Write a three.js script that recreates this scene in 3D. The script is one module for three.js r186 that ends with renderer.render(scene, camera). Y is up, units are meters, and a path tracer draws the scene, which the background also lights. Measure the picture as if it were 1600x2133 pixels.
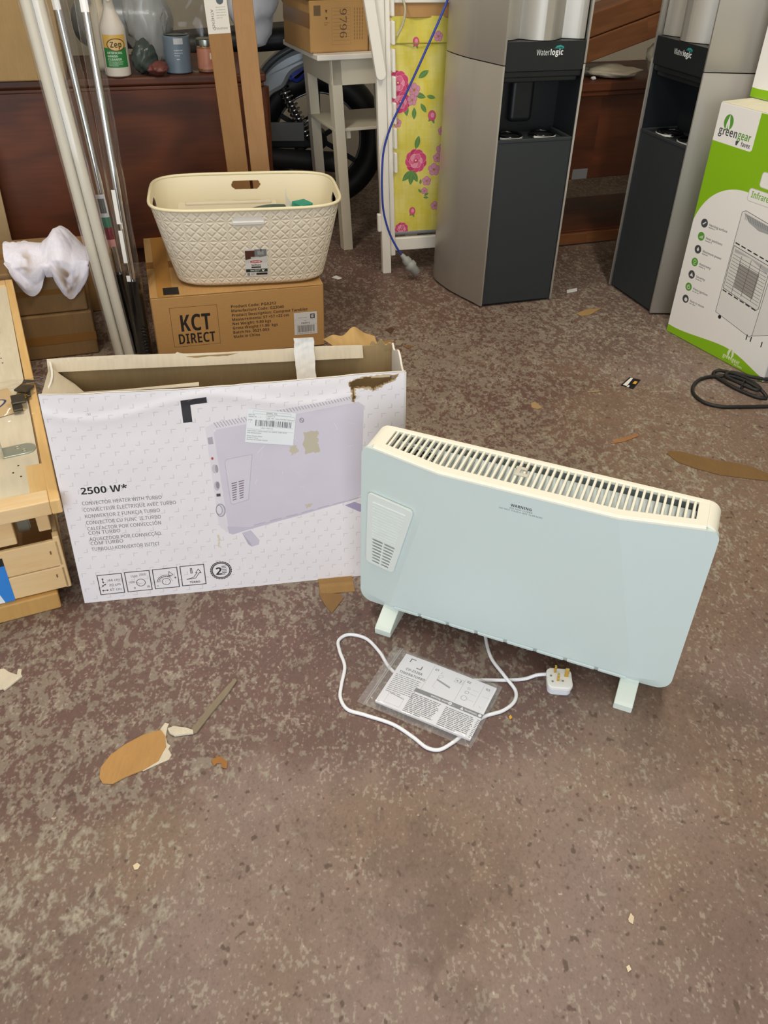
import * as THREE from 'three';
import { RoundedBoxGeometry } from 'three/addons/geometries/RoundedBoxGeometry.js';
import { mergeGeometries, mergeVertices, toCreasedNormals } from 'three/addons/utils/BufferGeometryUtils.js';
import { RectAreaLightUniformsLib } from 'three/addons/lights/RectAreaLightUniformsLib.js';

// ------------------------------------------------------------------ camera, daylight, lamps, exposure
const scene = new THREE.Scene();
const renderer = new THREE.WebGLRenderer({ antialias: true });
renderer.toneMapping = THREE.LinearToneMapping;
renderer.toneMappingExposure = 1.15;
renderer.shadowMap.enabled = true;
RectAreaLightUniformsLib.init();
const camera = new THREE.PerspectiveCamera(2 * Math.atan(1066.5 / 1750) * 180 / Math.PI, 1600 / 2133, 0.05, 60);
camera.position.set(0, 1.313, 0);
camera.rotation.order = 'YXZ';
camera.rotation.set(-0.645, 0, 0.0275);
scene.background = new THREE.Color(0.80, 0.88, 1.0);          // overcast sky outside the open shutter door
// daylight through the open shutter door behind the photographer
const DOOR = { x0: -2.3, x1: 1.5, h: 2.55, z: 2.6 };
const day = new THREE.RectAreaLight(new THREE.Color(0.87, 0.95, 1.0), 2.6, DOOR.x1 - DOOR.x0, DOOR.h);
day.position.set((DOOR.x0 + DOOR.x1) / 2, DOOR.h / 2, DOOR.z - 0.02);
day.lookAt((DOOR.x0 + DOOR.x1) / 2, DOOR.h / 2, -5);
scene.add(day);
const LAMPS = [[-0.95, -1.75, 1], [0.85, -1.75, 1], [0.0, 0.7, 0.3]];     // warm ceiling battens, built as ceiling_lamp below
const LAMP_INTENSITY = 58, LAMP_COLOR = new THREE.Color(1.0, 0.90, 0.75), CEILING = 2.95;

// ------------------------------------------------------------------ helpers
function rng(seed) { let a = seed >>> 0; return () => { a = (a + 0x6D2B79F5) >>> 0; let t = a; t = Math.imul(t ^ (t >>> 15), t | 1); t ^= t + Math.imul(t ^ (t >>> 7), t | 61); return ((t ^ (t >>> 14)) >>> 0) / 4294967296; }; }
function hash(x, y, s) { let h = Math.imul(x, 374761393) ^ Math.imul(y, 668265263) ^ Math.imul(s, 1274126177); h = Math.imul(h ^ (h >>> 13), 1274126177); return ((h ^ (h >>> 16)) >>> 0) / 4294967296; }
function vn(x, y, s) { const xi = Math.floor(x), yi = Math.floor(y); let fx = x - xi, fy = y - yi; fx = fx * fx * (3 - 2 * fx); fy = fy * fy * (3 - 2 * fy); const a = hash(xi, yi, s), b = hash(xi + 1, yi, s), c = hash(xi, yi + 1, s), d = hash(xi + 1, yi + 1, s); return a + (b - a) * fx + (c - a) * fy + (a - b - c + d) * fx * fy; }
function fbm(x, y, s, o = 4) { let v = 0, a = 0.5, n = 0; for (let i = 0; i < o; i++) { v += a * vn(x, y, s + i); n += a; const q = x * 1.62 - y * 1.22; y = x * 1.22 + y * 1.62; x = q; a *= 0.5; } return v / n; }
const lerp = (a, b, t) => a + (b - a) * t, clamp = (t, a = 0, b = 1) => Math.min(b, Math.max(a, t));
const sst = (a, b, t) => { t = clamp((t - a) / (b - a)); return t * t * (3 - 2 * t); };
const taken = new Map();
function numbered(n) { const k = taken.get(n) || 0; taken.set(n, k + 1); return k ? n + '_' + String(k).padStart(3, '0') : n; }
function shade(m) { m.castShadow = true; m.receiveShadow = true; return m; }
function part(name, geo, mat, parent) { const m = shade(new THREE.Mesh(geo, mat)); m.name = name; parent.add(m); return m; }
function thing(name, label, category, [x, y, z] = [0, 0, 0], yaw = 0, group) { const o = new THREE.Group(); o.name = numbered(name); o.position.set(x, y, z); o.rotation.y = yaw; o.userData = { label, category }; if (group) o.userData.group = group; scene.add(o); return o; }
function single(name, geo, mat, label, category, group) { const m = part(numbered(name), geo, mat, scene); m.userData = { label, category }; if (group) m.userData.group = group; return m; }
function struct(name, geo, mat) { const m = part(name, geo, mat, scene); m.userData = { kind: 'structure' }; return m; }
function mg(list) { return mergeGeometries(list.map((g) => { const n = g.index ? g.toNonIndexed() : g; for (const k of Object.keys(n.attributes)) if (!['position', 'normal', 'uv'].includes(k)) n.deleteAttribute(k); return n; })); }
function bx(w, h, d, x = 0, y = 0, z = 0, r = 0.002) { const g = r > 0 ? new RoundedBoxGeometry(w, h, d, 2, Math.min(r, w / 2.01, h / 2.01, d / 2.01)) : new THREE.BoxGeometry(w, h, d); g.translate(x, y, z); return g; }
function cyl(r0, r1, h, x, y, z, n = 28) { const g = new THREE.CylinderGeometry(r0, r1, h, n); g.translate(x, y, z); return g; }
function tube(pts, r, n = 80, closed = false, rad = 10) { return new THREE.TubeGeometry(new THREE.CatmullRomCurve3(pts.map((p) => new THREE.Vector3(...p)), closed, 'centripetal'), n, r, rad, closed); }
function lathe(pts, n = 40) { return new THREE.LatheGeometry(pts.map((p) => new THREE.Vector2(p[0], p[1])), n); }
// a plan outline (x, z) pulled up from y0 to y1
function plan(pts, y0, y1, bevel = 0, holes = []) { const s = new THREE.Shape(pts.map((p) => new THREE.Vector2(p[0], -p[1]))); for (const h of holes) s.holes.push(new THREE.Path(h.map((p) => new THREE.Vector2(p[0], -p[1])))); const g = new THREE.ExtrudeGeometry(s, { depth: y1 - y0 - 2 * bevel, bevelEnabled: bevel > 0, bevelThickness: bevel, bevelSize: bevel, bevelOffset: -bevel, bevelSegments: 2, curveSegments: 12 }); g.translate(0, 0, bevel); g.rotateX(-Math.PI / 2); g.translate(0, y0, 0); return g; }
// a front outline (x, y) pulled from z0 forward to z1
function face(pts, z0, z1, bevel = 0, holes = []) { const s = pts instanceof THREE.Shape ? pts : new THREE.Shape(pts.map((p) => new THREE.Vector2(p[0], p[1]))); for (const h of holes) s.holes.push(h instanceof THREE.Path ? h : new THREE.Path(h.map((p) => new THREE.Vector2(p[0], p[1])))); const g = new THREE.ExtrudeGeometry(s, { depth: z1 - z0 - 2 * bevel, bevelEnabled: bevel > 0, bevelThickness: bevel, bevelSize: bevel, bevelOffset: -bevel, bevelSegments: 2, curveSegments: 10 }); g.translate(0, 0, z0 + bevel); return g; }
// a side outline (z, y) pulled across x from x0 to x1
function side(pts, x0, x1, bevel = 0) { const g = face(pts.map((p) => [-p[0], p[1]]), x0, x1, bevel); g.rotateY(Math.PI / 2); return g; }
function rrect(x0, y0, x1, y1, r, P = THREE.Shape) { const s = new P(); s.moveTo(x0 + r, y0); s.lineTo(x1 - r, y0); s.absarc(x1 - r, y0 + r, r, -Math.PI / 2, 0); s.lineTo(x1, y1 - r); s.absarc(x1 - r, y1 - r, r, 0, Math.PI / 2); s.lineTo(x0 + r, y1); s.absarc(x0 + r, y1 - r, r, Math.PI / 2, Math.PI); s.lineTo(x0, y0 + r); s.absarc(x0 + r, y0 + r, r, Math.PI, 1.5 * Math.PI); s.isShape = P === THREE.Shape; return s; }
// grid surface from f(u, v) -> [x, y, z]; keep(u, v) can leave cells out
function grid(f, nu, nv, keep, flip) { const p = [], uv = [], ix = []; for (let j = 0; j <= nv; j++) for (let i = 0; i <= nu; i++) { const q = f(i / nu, j / nv); p.push(...q); uv.push(i / nu, j / nv); } for (let j = 0; j < nv; j++) for (let i = 0; i < nu; i++) { if (keep && !keep((i + 0.5) / nu, (j + 0.5) / nv)) continue; const a = j * (nu + 1) + i, b = a + 1, c = a + nu + 1, d = c + 1; if (flip) ix.push(a, c, b, b, c, d); else ix.push(a, b, c, b, d, c); } const g = new THREE.BufferGeometry(); g.setAttribute('position', new THREE.Float32BufferAttribute(p, 3)); g.setAttribute('uv', new THREE.Float32BufferAttribute(uv, 2)); g.setIndex(ix); g.computeVertexNormals(); return g; }
// two skins of a sheet, so that it has a thickness
function sheet(f, nu, nv, th, keep) { const a = grid(f, nu, nv, keep), n = a.attributes.normal, p = a.attributes.position; const b = a.clone(); for (let i = 0; i < p.count; i++) b.attributes.position.setXYZ(i, p.getX(i) - n.getX(i) * th, p.getY(i) - n.getY(i) * th, p.getZ(i) - n.getZ(i) * th); const ix = Array.from(b.index.array); for (let i = 0; i < ix.length; i += 3) { const t = ix[i]; ix[i] = ix[i + 1]; ix[i + 1] = t; } b.setIndex(ix); b.computeVertexNormals(); const rim = []; const id = (i, j) => j * (nu + 1) + i; const strip = (list) => { for (let k = 0; k < list.length - 1; k++) { const A = new THREE.Vector3().fromBufferAttribute(p, list[k]), B = new THREE.Vector3().fromBufferAttribute(p, list[k + 1]), C = new THREE.Vector3().fromBufferAttribute(b.attributes.position, list[k]), D = new THREE.Vector3().fromBufferAttribute(b.attributes.position, list[k + 1]); rim.push(A, C, B, B, C, D); } }; const seq = (n2, f2) => Array.from({ length: n2 + 1 }, (_, k) => f2(k)); strip(seq(nu, (k) => id(k, 0))); strip(seq(nu, (k) => id(nu - k, nv))); strip(seq(nv, (k) => id(0, nv - k))); strip(seq(nv, (k) => id(nu, k))); const r = new THREE.BufferGeometry().setFromPoints(rim); r.setAttribute('uv', new THREE.Float32BufferAttribute(new Float32Array(rim.length * 2), 2)); r.computeVertexNormals(); return mg([a, b, r]); }
// texture coordinates in metres (times s) by the way each face points
function uvm(g, s = 1, swap = false) { const q = g.index ? g.toNonIndexed() : g, p = q.attributes.position, uv = new Float32Array(p.count * 2), a = new THREE.Vector3(), b = new THREE.Vector3(), c = new THREE.Vector3(), n = new THREE.Vector3(); for (let i = 0; i < p.count; i += 3) { a.fromBufferAttribute(p, i); b.fromBufferAttribute(p, i + 1); c.fromBufferAttribute(p, i + 2); n.copy(b).sub(a).cross(c.clone().sub(a)); const X = Math.abs(n.x), Y = Math.abs(n.y), Z = Math.abs(n.z); [a, b, c].forEach((v, k) => { let u, w; if (Y >= X && Y >= Z) { u = v.x; w = v.z; } else if (X >= Z) { u = v.z; w = v.y; } else { u = v.x; w = v.y; } if (swap) [u, w] = [w, u]; uv[(i + k) * 2] = u * s; uv[(i + k) * 2 + 1] = w * s; }); } q.setAttribute('uv', new THREE.BufferAttribute(uv, 2)); return q; }
function dtex(w, h, f, srgb = true) { const d = new Uint8Array(w * h * 4); for (let y = 0; y < h; y++) for (let x = 0; x < w; x++) { const c = f(x, y), i = (y * w + x) * 4; d[i] = c[0]; d[i + 1] = c[1]; d[i + 2] = c[2]; d[i + 3] = 255; } const t = new THREE.DataTexture(d, w, h); t.magFilter = THREE.LinearFilter; t.minFilter = THREE.LinearMipmapLinearFilter; t.generateMipmaps = true; t.wrapS = t.wrapT = THREE.RepeatWrapping; if (srgb) t.colorSpace = THREE.SRGBColorSpace; t.needsUpdate = true; return t; }
function ctex(w, h, draw) { const c = document.createElement('canvas'); c.width = w; c.height = h; const g = c.getContext('2d'); draw(g, w, h); const t = new THREE.CanvasTexture(c); t.colorSpace = THREE.SRGBColorSpace; t.anisotropy = 8; return t; }
const std = (color, roughness = 0.6, o = {}) => new THREE.MeshStandardMaterial({ color, roughness, ...o });
const phy = (color, roughness = 0.6, o = {}) => new THREE.MeshPhysicalMaterial({ color, roughness, ...o });
function word(g, s, x, y, size, { w = 0, bold = false, color = '#222', align = 'left', font = 'sans-serif', sx = 0 } = {}) { g.save(); g.font = (bold ? 'bold ' : '') + size + 'px ' + font; g.fillStyle = color; g.textAlign = align; g.textBaseline = 'alphabetic'; g.translate(x, y); if (w) { const m = g.measureText(s).width; g.scale(w / m, 1); } else if (sx) g.scale(sx, 1); g.fillText(s, 0, 0); g.restore(); }
function poly(g, pts, fill, stroke, lw = 1) { g.beginPath(); pts.forEach((p, i) => (i ? g.lineTo(p[0], p[1]) : g.moveTo(p[0], p[1]))); g.closePath(); if (fill) { g.fillStyle = fill; g.fill(); } if (stroke) { g.strokeStyle = stroke; g.lineWidth = lw; g.stroke(); } }
function disc(g, x, y, rx, ry, fill, stroke, lw = 1) { g.beginPath(); g.ellipse(x, y, rx, ry, 0, 0, 7); if (fill) { g.fillStyle = fill; g.fill(); } if (stroke) { g.strokeStyle = stroke; g.lineWidth = lw; g.stroke(); } }
function lines(g, pts, stroke, lw = 1) { g.beginPath(); pts.forEach((p, i) => (i ? g.lineTo(p[0], p[1]) : g.moveTo(p[0], p[1]))); g.strokeStyle = stroke; g.lineWidth = lw; g.stroke(); }
function textblock(g, x, y, w, n, dy, size, color, seed) { const r = rng(seed); g.fillStyle = color; for (let i = 0; i < n; i++) { let cx = x; const end = x + w * (i === n - 1 ? 0.6 : 0.9 + 0.1 * r()); while (cx < end) { const l = size * (1.2 + 3.4 * r()); g.fillRect(cx, y + i * dy, Math.min(l, end - cx), size * 0.55); cx += l + size * 0.45; } } }
function barcode(g, x, y, w, h, seed, color = '#222') { const r = rng(seed); g.fillStyle = color; let cx = x; while (cx < x + w) { const l = 1 + Math.floor(r() * 4) * w / 160; g.fillRect(cx, y, l, h); cx += l + (1 + r() * 3) * w / 160; } }
const V3 = (x, y, z) => new THREE.Vector3(x, y, z);

// ------------------------------------------------------------------ shared surfaces
const grain = dtex(512, 512, (x, y) => { const n = 226 + 29 * (0.55 * fbm(x / 5, y / 40, 3, 3) + 0.45 * fbm(x / 60, y / 60, 9, 3)); return [n, n, n]; });
const rough1 = dtex(256, 256, (x, y) => { const n = 120 + 120 * fbm(x / 6, y / 6, 5, 3); return [n, n, n]; }, false);
function wood(c0, c1, c2, seed, fx = 3, fy = 46) { return dtex(512, 512, (x, y) => { const u = x / 512, v = y / 512; const w = fbm(u * fx, v * 5, seed, 3) * 2.2; const ring = 0.5 + 0.5 * Math.sin((v * fy * 0.35 + w * 4.5) * 2.2); const fine = fbm(u * 10, v * fy * 5, seed + 7, 2); const t = clamp(0.58 * ring + 0.55 * (fine - 0.3)); const k = clamp(fbm(u * 2, v * 7, seed + 3, 3) * 1.6 - 0.4); return [0, 1, 2].map((i) => lerp(lerp(c0[i], c1[i], t), c2[i], k * 0.5)); }); }
const mahoganyTex = wood([58, 26, 11], [98, 48, 22], [122, 66, 32], 21, 2, 26);
const pineTex = wood([222, 184, 122], [236, 204, 148], [206, 160, 96], 33, 1.5, 30);
const pineTex2 = wood([214, 178, 128], [230, 204, 160], [200, 160, 108], 47, 1.2, 18);
const redwoodTex = wood([120, 74, 40], [150, 98, 58], [92, 52, 26], 61, 2, 22);
const kraft = (color, o = {}) => std(color, 0.82, { map: grain, ...o });
const M = {
  kraft: kraft('#ba9058'), kraft2: kraft('#a5804f'), kraftDark: kraft('#8d6c42'), kraftIn: kraft('#b0956a'), tape: std('#8a6230', 0.28), whiteCard: kraft('#e9e4dc'),
  mahogany: std('#ffffff', 0.52, { map: mahoganyTex }), pine: std('#ffffff', 0.5, { map: pineTex }), pine2: std('#ffffff', 0.6, { map: pineTex2 }), redwood: std('#ffffff', 0.5, { map: redwoodTex }),
  black: std('#15161a', 0.5), blackGloss: std('#0b0c0e', 0.2), dark: std('#23262a', 0.6), chrome: std('#d8dade', 0.12, { metalness: 1 }), steel: std('#9aa09a', 0.3, { metalness: 1 }), brass: std('#d8b35a', 0.25, { metalness: 1 }),
  white: std('#ecebe8', 0.5), whitePaint: std('#eae6dc', 0.55, { bumpMap: rough1, bumpScale: 0.0004 }), film: phy('#ffffff', 0.08, { transmission: 1, thickness: 0, ior: 1.3 }), filmFrosted: phy('#f4f4f2', 0.3, { transmission: 0.82, thickness: 0, ior: 1.35 }),
};

// ------------------------------------------------------------------ the room
{
  const W = 2048, H = 2048, X0 = -1.7, X1 = 1.7, Z0 = -4.3, Z1 = 0.1;
  const paint = [133, 113, 104], tan = [126, 104, 88], back = [112, 92, 84], red = [102, 77, 70], grey = [147, 140, 124], pale = [174, 166, 150], darkc = [84, 66, 56];
  const mix = (a, b, t) => [lerp(a[0], b[0], t), lerp(a[1], b[1], t), lerp(a[2], b[2], t)];
  const floorTex = dtex(W, H, (i, j) => {
    const x = lerp(X0, X1, i / W), z = lerp(Z0, Z1, j / H);
    const wx = fbm(x * 9, z * 9, 101, 3) - 0.5, wz = fbm(x * 9, z * 9, 131, 3) - 0.5;
    // older, redder, more worn coat past a ragged edge; painted darker for light falloff
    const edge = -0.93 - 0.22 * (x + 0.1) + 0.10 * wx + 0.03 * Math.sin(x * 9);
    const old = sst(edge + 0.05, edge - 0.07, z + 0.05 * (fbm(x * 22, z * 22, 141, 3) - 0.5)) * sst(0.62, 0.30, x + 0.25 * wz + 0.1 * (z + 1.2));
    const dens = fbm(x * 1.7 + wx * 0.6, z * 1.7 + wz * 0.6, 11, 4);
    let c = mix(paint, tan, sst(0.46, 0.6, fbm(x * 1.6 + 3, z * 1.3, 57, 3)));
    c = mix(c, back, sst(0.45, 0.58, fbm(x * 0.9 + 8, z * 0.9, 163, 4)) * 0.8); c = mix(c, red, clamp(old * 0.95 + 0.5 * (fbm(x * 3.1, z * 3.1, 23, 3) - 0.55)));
    // flakes where the paint has gone down to the concrete
    const f1 = fbm((x + wx * 0.04) * 84, (z + wz * 0.04) * 60, 31, 4), f2 = fbm((x + wx * 0.02) * 230, (z + wz * 0.02) * 165, 37, 3);
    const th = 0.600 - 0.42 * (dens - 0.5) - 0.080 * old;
    const k = 0.62 * f1 + 0.38 * f2;
    c = mix(c, grey, sst(th - 0.03, th + 0.03, k) * 0.66);
    const f3 = fbm(x * 210, z * 150, 43, 3) + 0.35 * (fbm(x * 22, z * 18, 47, 3) - 0.5); c = mix(c, pale, sst(0.69, 0.735, f3) * 0.55); c = mix(c, darkc, sst(0.31, 0.26, f3) * 0.25);
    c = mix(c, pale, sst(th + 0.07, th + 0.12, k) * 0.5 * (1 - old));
    const d1 = fbm(x * 95 + 7, z * 80, 71, 2); c = mix(c, darkc, sst(0.80, 0.84, d1) * 0.8);
    // oily stains
    for (const [sx, sz, sr] of [[0.10, -0.755, 0.10], [0.105, -0.66, 0.06], [0.135, -0.575, 0.045], [0.56, -1.03, 0.08]]) { const q = Math.hypot(x - sx, (z - sz) * 0.8) / sr + 2.6 * (fbm(x * 24, z * 18, 83, 4) - 0.5); c = mix(c, darkc, sst(1.0, 0.75, q) * 0.2); }
    const fine = 1 + 0.10 * (vn(i * 0.8, j * 0.8, 7) - 0.5) + 0.10 * (fbm(x * 30, z * 30, 91, 3) - 0.5);
    if (vn(x * 160, z * 160, 17) > 0.982) c = mix(c, [214, 200, 180], 0.75);
    return [c[0] * fine, c[1] * fine, c[2] * fine];
  });
  floorTex.wrapS = floorTex.wrapT = THREE.MirroredRepeatWrapping;
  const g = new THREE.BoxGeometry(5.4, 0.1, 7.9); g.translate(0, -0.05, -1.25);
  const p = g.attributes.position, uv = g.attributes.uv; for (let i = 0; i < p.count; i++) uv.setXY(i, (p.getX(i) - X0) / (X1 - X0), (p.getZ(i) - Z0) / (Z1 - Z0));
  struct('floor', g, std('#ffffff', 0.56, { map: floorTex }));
  const wallM = std('#c9c1b2', 0.9, { map: grain });
  struct('wall_back', bx(5.4, CEILING, 0.12, 0, CEILING / 2, -5.06, 0), wallM);
  struct('wall_left', bx(0.12, CEILING, 7.9, -2.64, CEILING / 2, -1.25, 0), wallM);
  struct('wall_right', bx(0.12, CEILING, 7.9, 2.64, CEILING / 2, -1.25, 0), wallM);
  struct('wall_front', face([[-2.58, 0], [-2.58, CEILING], [2.58, CEILING], [2.58, 0], [DOOR.x1, 0], [DOOR.x1, DOOR.h], [DOOR.x0, DOOR.h], [DOOR.x0, 0]], DOOR.z, DOOR.z + 0.14), wallM);
  struct('ceiling', bx(5.4, 0.12, 7.9, 0, CEILING + 0.06, -1.25, 0), std('#cfc8ba', 0.9));
  for (const [x, z, k] of LAMPS) {
    const t = thing('ceiling_lamp', z > 0 ? 'warm white strip lamp on the ceiling near the shutter door' : x < 0 ? 'warm white strip lamp on the ceiling above the heater carton' : 'warm white strip lamp on the ceiling above the convector heater', 'lamp', [x, CEILING, z], 0);
    part('housing', bx(0.16, 0.05, 1.25, 0, -0.026, 0, 0.006), M.white, t);
    part('diffuser', bx(0.12, 0.02, 1.2, 0, -0.06, 0, 0.006), std('#ffffff', 0.5, { emissive: LAMP_COLOR, emissiveIntensity: 3 * k }), t);
    const l = new THREE.RectAreaLight(LAMP_COLOR, LAMP_INTENSITY * k, 0.12, 1.2); l.position.set(0, -0.075, 0); l.rotation.x = -Math.PI / 2; t.add(l);
  }
}

// ------------------------------------------------------------------ the convector heater
{
  const t = thing('convector_heater', 'white convector heater on two feet with a slatted top grille', 'heater', [0.2644, 0, -1.2543], -0.3763);
  const YB = 0.037, T = 0.4435, TP = 0.4375, HW = 0.335;
  const zf = (x, y) => { const k = clamp((y - YB) / (T - YB)), kx = lerp(0.264, 0.165, k), b = 0.209 * (HW - kx), a = Math.abs(x); let z = a <= kx ? b : Math.max(0, b * (HW - a) / (HW - kx)); return z * (0.2 + 0.8 * clamp((y - YB) / 0.02)); };
  const panelTex = ctex(2048, 1244, (g, w, h) => {
    g.fillStyle = '#ccd9d7'; g.fillRect(0, 0, w, h);
    const X = (x) => (x + HW) / 0.67 * w, Y = (y) => (TP - y) / (TP - YB) * h;
    word(g, 'WARNING', X(-0.004), Y(0.4075), 26, { bold: true, align: 'center', w: 122, color: '#2a2f33' });
    word(g, 'DO NOT COVER', X(-0.004), Y(0.4022), 15, { align: 'center', w: 132, color: '#596066' });
    word(g, 'DO NOT TOUCH HOT SURFACES', X(-0.004), Y(0.3965), 15, { align: 'center', w: 250, color: '#596066' });
  });
  const speck = dtex(256, 256, (x, y) => { const n = 128 + 90 * (vn(x * 0.9, y * 0.9, 3) - 0.5); return [n, n, n]; }, false); speck.repeat.set(9, 6);
  const panelM = std('#ffffff', 0.36, { map: panelTex, bumpMap: speck, bumpScale: 0.00006 });
  const cream = std('#efeddf', 0.42), mint = std('#dbe5dc', 0.4), inner = std('#c3d0d4', 0.5);
  { // front panel: bent sheet of three facets with rounded corners and a turned edge
    const ys = [], rb = 0.03, rt = 0.02; for (let i = 0; i <= 6; i++) ys.push([YB + rb * (1 - Math.cos(i / 6 * Math.PI / 2)), HW - rb + rb * Math.sin(i / 6 * Math.PI / 2)]); for (const y of [0.1, 0.13, 0.163, 0.195, 0.2268, 0.26, 0.3, 0.34, 0.38]) ys.push([y, HW]); for (let i = 0; i <= 6; i++) ys.push([TP - rt + rt * Math.sin(i / 6 * Math.PI / 2), HW - rt + rt * Math.cos(i / 6 * Math.PI / 2)]);
    const rows = ys.map(([y, hw]) => { const k = clamp((y - YB) / (T - YB)), kx = lerp(0.264, 0.165, k), r = []; for (const q of [hw, Math.min(0.32, hw - 0.0006), Math.min(0.3035, hw - 0.0012), Math.max(0.262, kx + 0.002), Math.max(0.255, kx + 0.001), kx]) r.push([-q, y]); for (let i = 1; i <= 8; i++) r.push([lerp(-kx, kx, i / 8), y]); for (let i = 1; i <= 5; i++) r.push([lerp(kx, hw, i / 5), y]); return r.map(([x, yy]) => [x, yy, zf(x, yy)]); });
    const p = [], uv = [], ix = [], n = rows[0].length; rows.forEach((r) => r.forEach((q) => { p.push(...q); uv.push((q[0] + HW) / 0.67, (q[1] - YB) / (TP - YB)); }));
    for (let j = 0; j < rows.length - 1; j++) for (let i = 0; i < n - 1; i++) { if (i === 2 && ys[j][0] > 0.162 && ys[j + 1][0] < 0.228) continue; const a = j * n + i; ix.push(a, a + 1, a + n, a + 1, a + n + 1, a + n); }
    const loop = []; for (let i = 0; i < n; i++) loop.push(rows[0][i]); for (let j = 1; j < rows.length; j++) loop.push(rows[j][n - 1]); for (let i = n - 2; i >= 0; i--) loop.push(rows[rows.length - 1][i]); for (let j = rows.length - 2; j >= 0; j--) loop.push(rows[j][0]);
    loop.push(loop[0]); const base = p.length / 3; loop.forEach((q) => { p.push(q[0], q[1], q[2], q[0] * 0.9985, q[1], q[2] - 0.014); uv.push(0.02, 0.2, 0.02, 0.2); });
    for (let k = 0; k < loop.length - 1; k++) { const a = base + k * 2; ix.push(a, a + 1, a + 2, a + 2, a + 1, a + 3); }
    let g = new THREE.BufferGeometry(); g.setAttribute('position', new THREE.Float32BufferAttribute(p, 3)); g.setAttribute('uv', new THREE.Float32BufferAttribute(uv, 2)); g.setIndex(ix); g = toCreasedNormals(g, 0.12);
    part('front_panel', g, panelM, t);
  }
  { // body shell open at the top, back sheet, floor sheet
    const o = rrect(-0.331, YB + 0.002, 0.331, T, 0.024), i2 = rrect(-0.326, YB + 0.007, 0.326, T - 0.005, 0.02, THREE.Path);
    const c = new THREE.Shape(); const xs = 0.300, rr = 0.024; c.moveTo(-xs, T); c.lineTo(-0.331 + rr, T); c.absarc(-0.331 + rr, T - rr, rr, Math.PI / 2, Math.PI); c.lineTo(-0.331, YB + 0.002 + rr); c.absarc(-0.331 + rr, YB + 0.002 + rr, rr, Math.PI, 1.5 * Math.PI); c.lineTo(0.331 - rr, YB + 0.002); c.absarc(0.331 - rr, YB + 0.002 + rr, rr, -Math.PI / 2, 0); c.lineTo(0.331, T - rr); c.absarc(0.331 - rr, T - rr, rr, 0, Math.PI / 2); c.lineTo(xs, T);
    c.lineTo(xs, T - 0.005); c.lineTo(0.326 - 0.02, T - 0.005); c.absarc(0.306, T - 0.025, 0.02, Math.PI / 2, 0, true); c.lineTo(0.326, YB + 0.027); c.absarc(0.306, YB + 0.027, 0.02, 0, -Math.PI / 2, true); c.lineTo(-0.306, YB + 0.007); c.absarc(-0.306, YB + 0.027, 0.02, 1.5 * Math.PI, Math.PI, true); c.lineTo(-0.326, T - 0.025); c.absarc(-0.306, T - 0.025, 0.02, Math.PI, Math.PI / 2, true); c.lineTo(-xs, T - 0.005); c.closePath(); c.isShape = true;
    part('body_shell', face(c, -0.081, -0.004, 0.0006), cream, t);
    part('back_panel', face(rrect(-0.328, YB + 0.004, 0.328, T - 0.004, 0.02), -0.086, -0.081, 0.001), inner, t);
    part('air_baffle', (() => { const g = bx(0.58, 0.002, 0.075, 0, 0, 0, 0); g.rotateX(0.42); g.translate(0, 0.411, -0.028); return g; })(), inner, t);
    part('heating_element', mg(Array.from({ length: 5 }, (_, i) => bx(0.075, 0.004, 0.005, -0.235, 0.423, -0.058 + i * 0.012, 0.001))), M.dark, t);
    part('inner_sheet', bx(0.47, 0.36, 0.002, 0.065, 0.235, -0.006, 0), inner, t);
  }
  { // top grille: rim, end plates and every bar
    const xs = []; for (let i = 0; i <= 24; i++) xs.push(lerp(-0.309, 0.309, i / 24)); xs.push(-0.1655, 0.1655); xs.sort((a, b) => a - b);
    const fr = xs.map((x) => [x, zf(x, T) - 0.002]), bk = xs.map((x) => [x, zf(x, T) - 0.0215]).reverse();
    part('grille_front_rim', plan([...fr, ...bk], T - 0.007, T + 0.0015, 0.001), cream, t);
    part('grille_back_rim', bx(0.618, 0.009, 0.014, 0, T - 0.003, -0.074, 0.003), cream, t);
    const lip = xs.map((x) => [x, zf(x, T) + 0.001]), lib = xs.map((x) => [x, zf(x, T) - 0.005]).reverse();
    part('rim_lip', plan([...lip, ...lib], T - 0.006, T - 0.001, 0.0008), cream, t);
    for (const s of [-1, 1]) part('grille_end_plate', plan([[s * 0.309, -0.079], [s * 0.290, -0.079], [s * 0.290, zf(0.29, T) - 0.004], [s * 0.309, zf(0.309, T) - 0.004]].sort((a, b) => 0), T - 0.005, T + 0.0012, 0.0008), cream, t);
    const N = 46; for (let i = 0; i < N; i++) { const x = lerp(-0.284, 0.284, i / (N - 1)), z1 = zf(x, T) - 0.021, z0 = -0.068; part('grille_bar', bx(0.0048, 0.009, z1 - z0, x, T - 0.0035, (z0 + z1) / 2, 0.0012), cream, t); }
    const clip = std('#c9c5b6', 0.5); const k = part('clip', mg([bx(0.026, 0.004, 0.008, -0.022, T + 0.003, -0.016, 0.0015), bx(0.022, 0.004, 0.008, -0.026, T + 0.003, -0.036, 0.0015), bx(0.008, 0.004, 0.018, -0.03, T + 0.003, -0.026, 0.0015)]), clip, t); k.userData.label = 'small grey plastic clip on the grille';
  }
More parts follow.
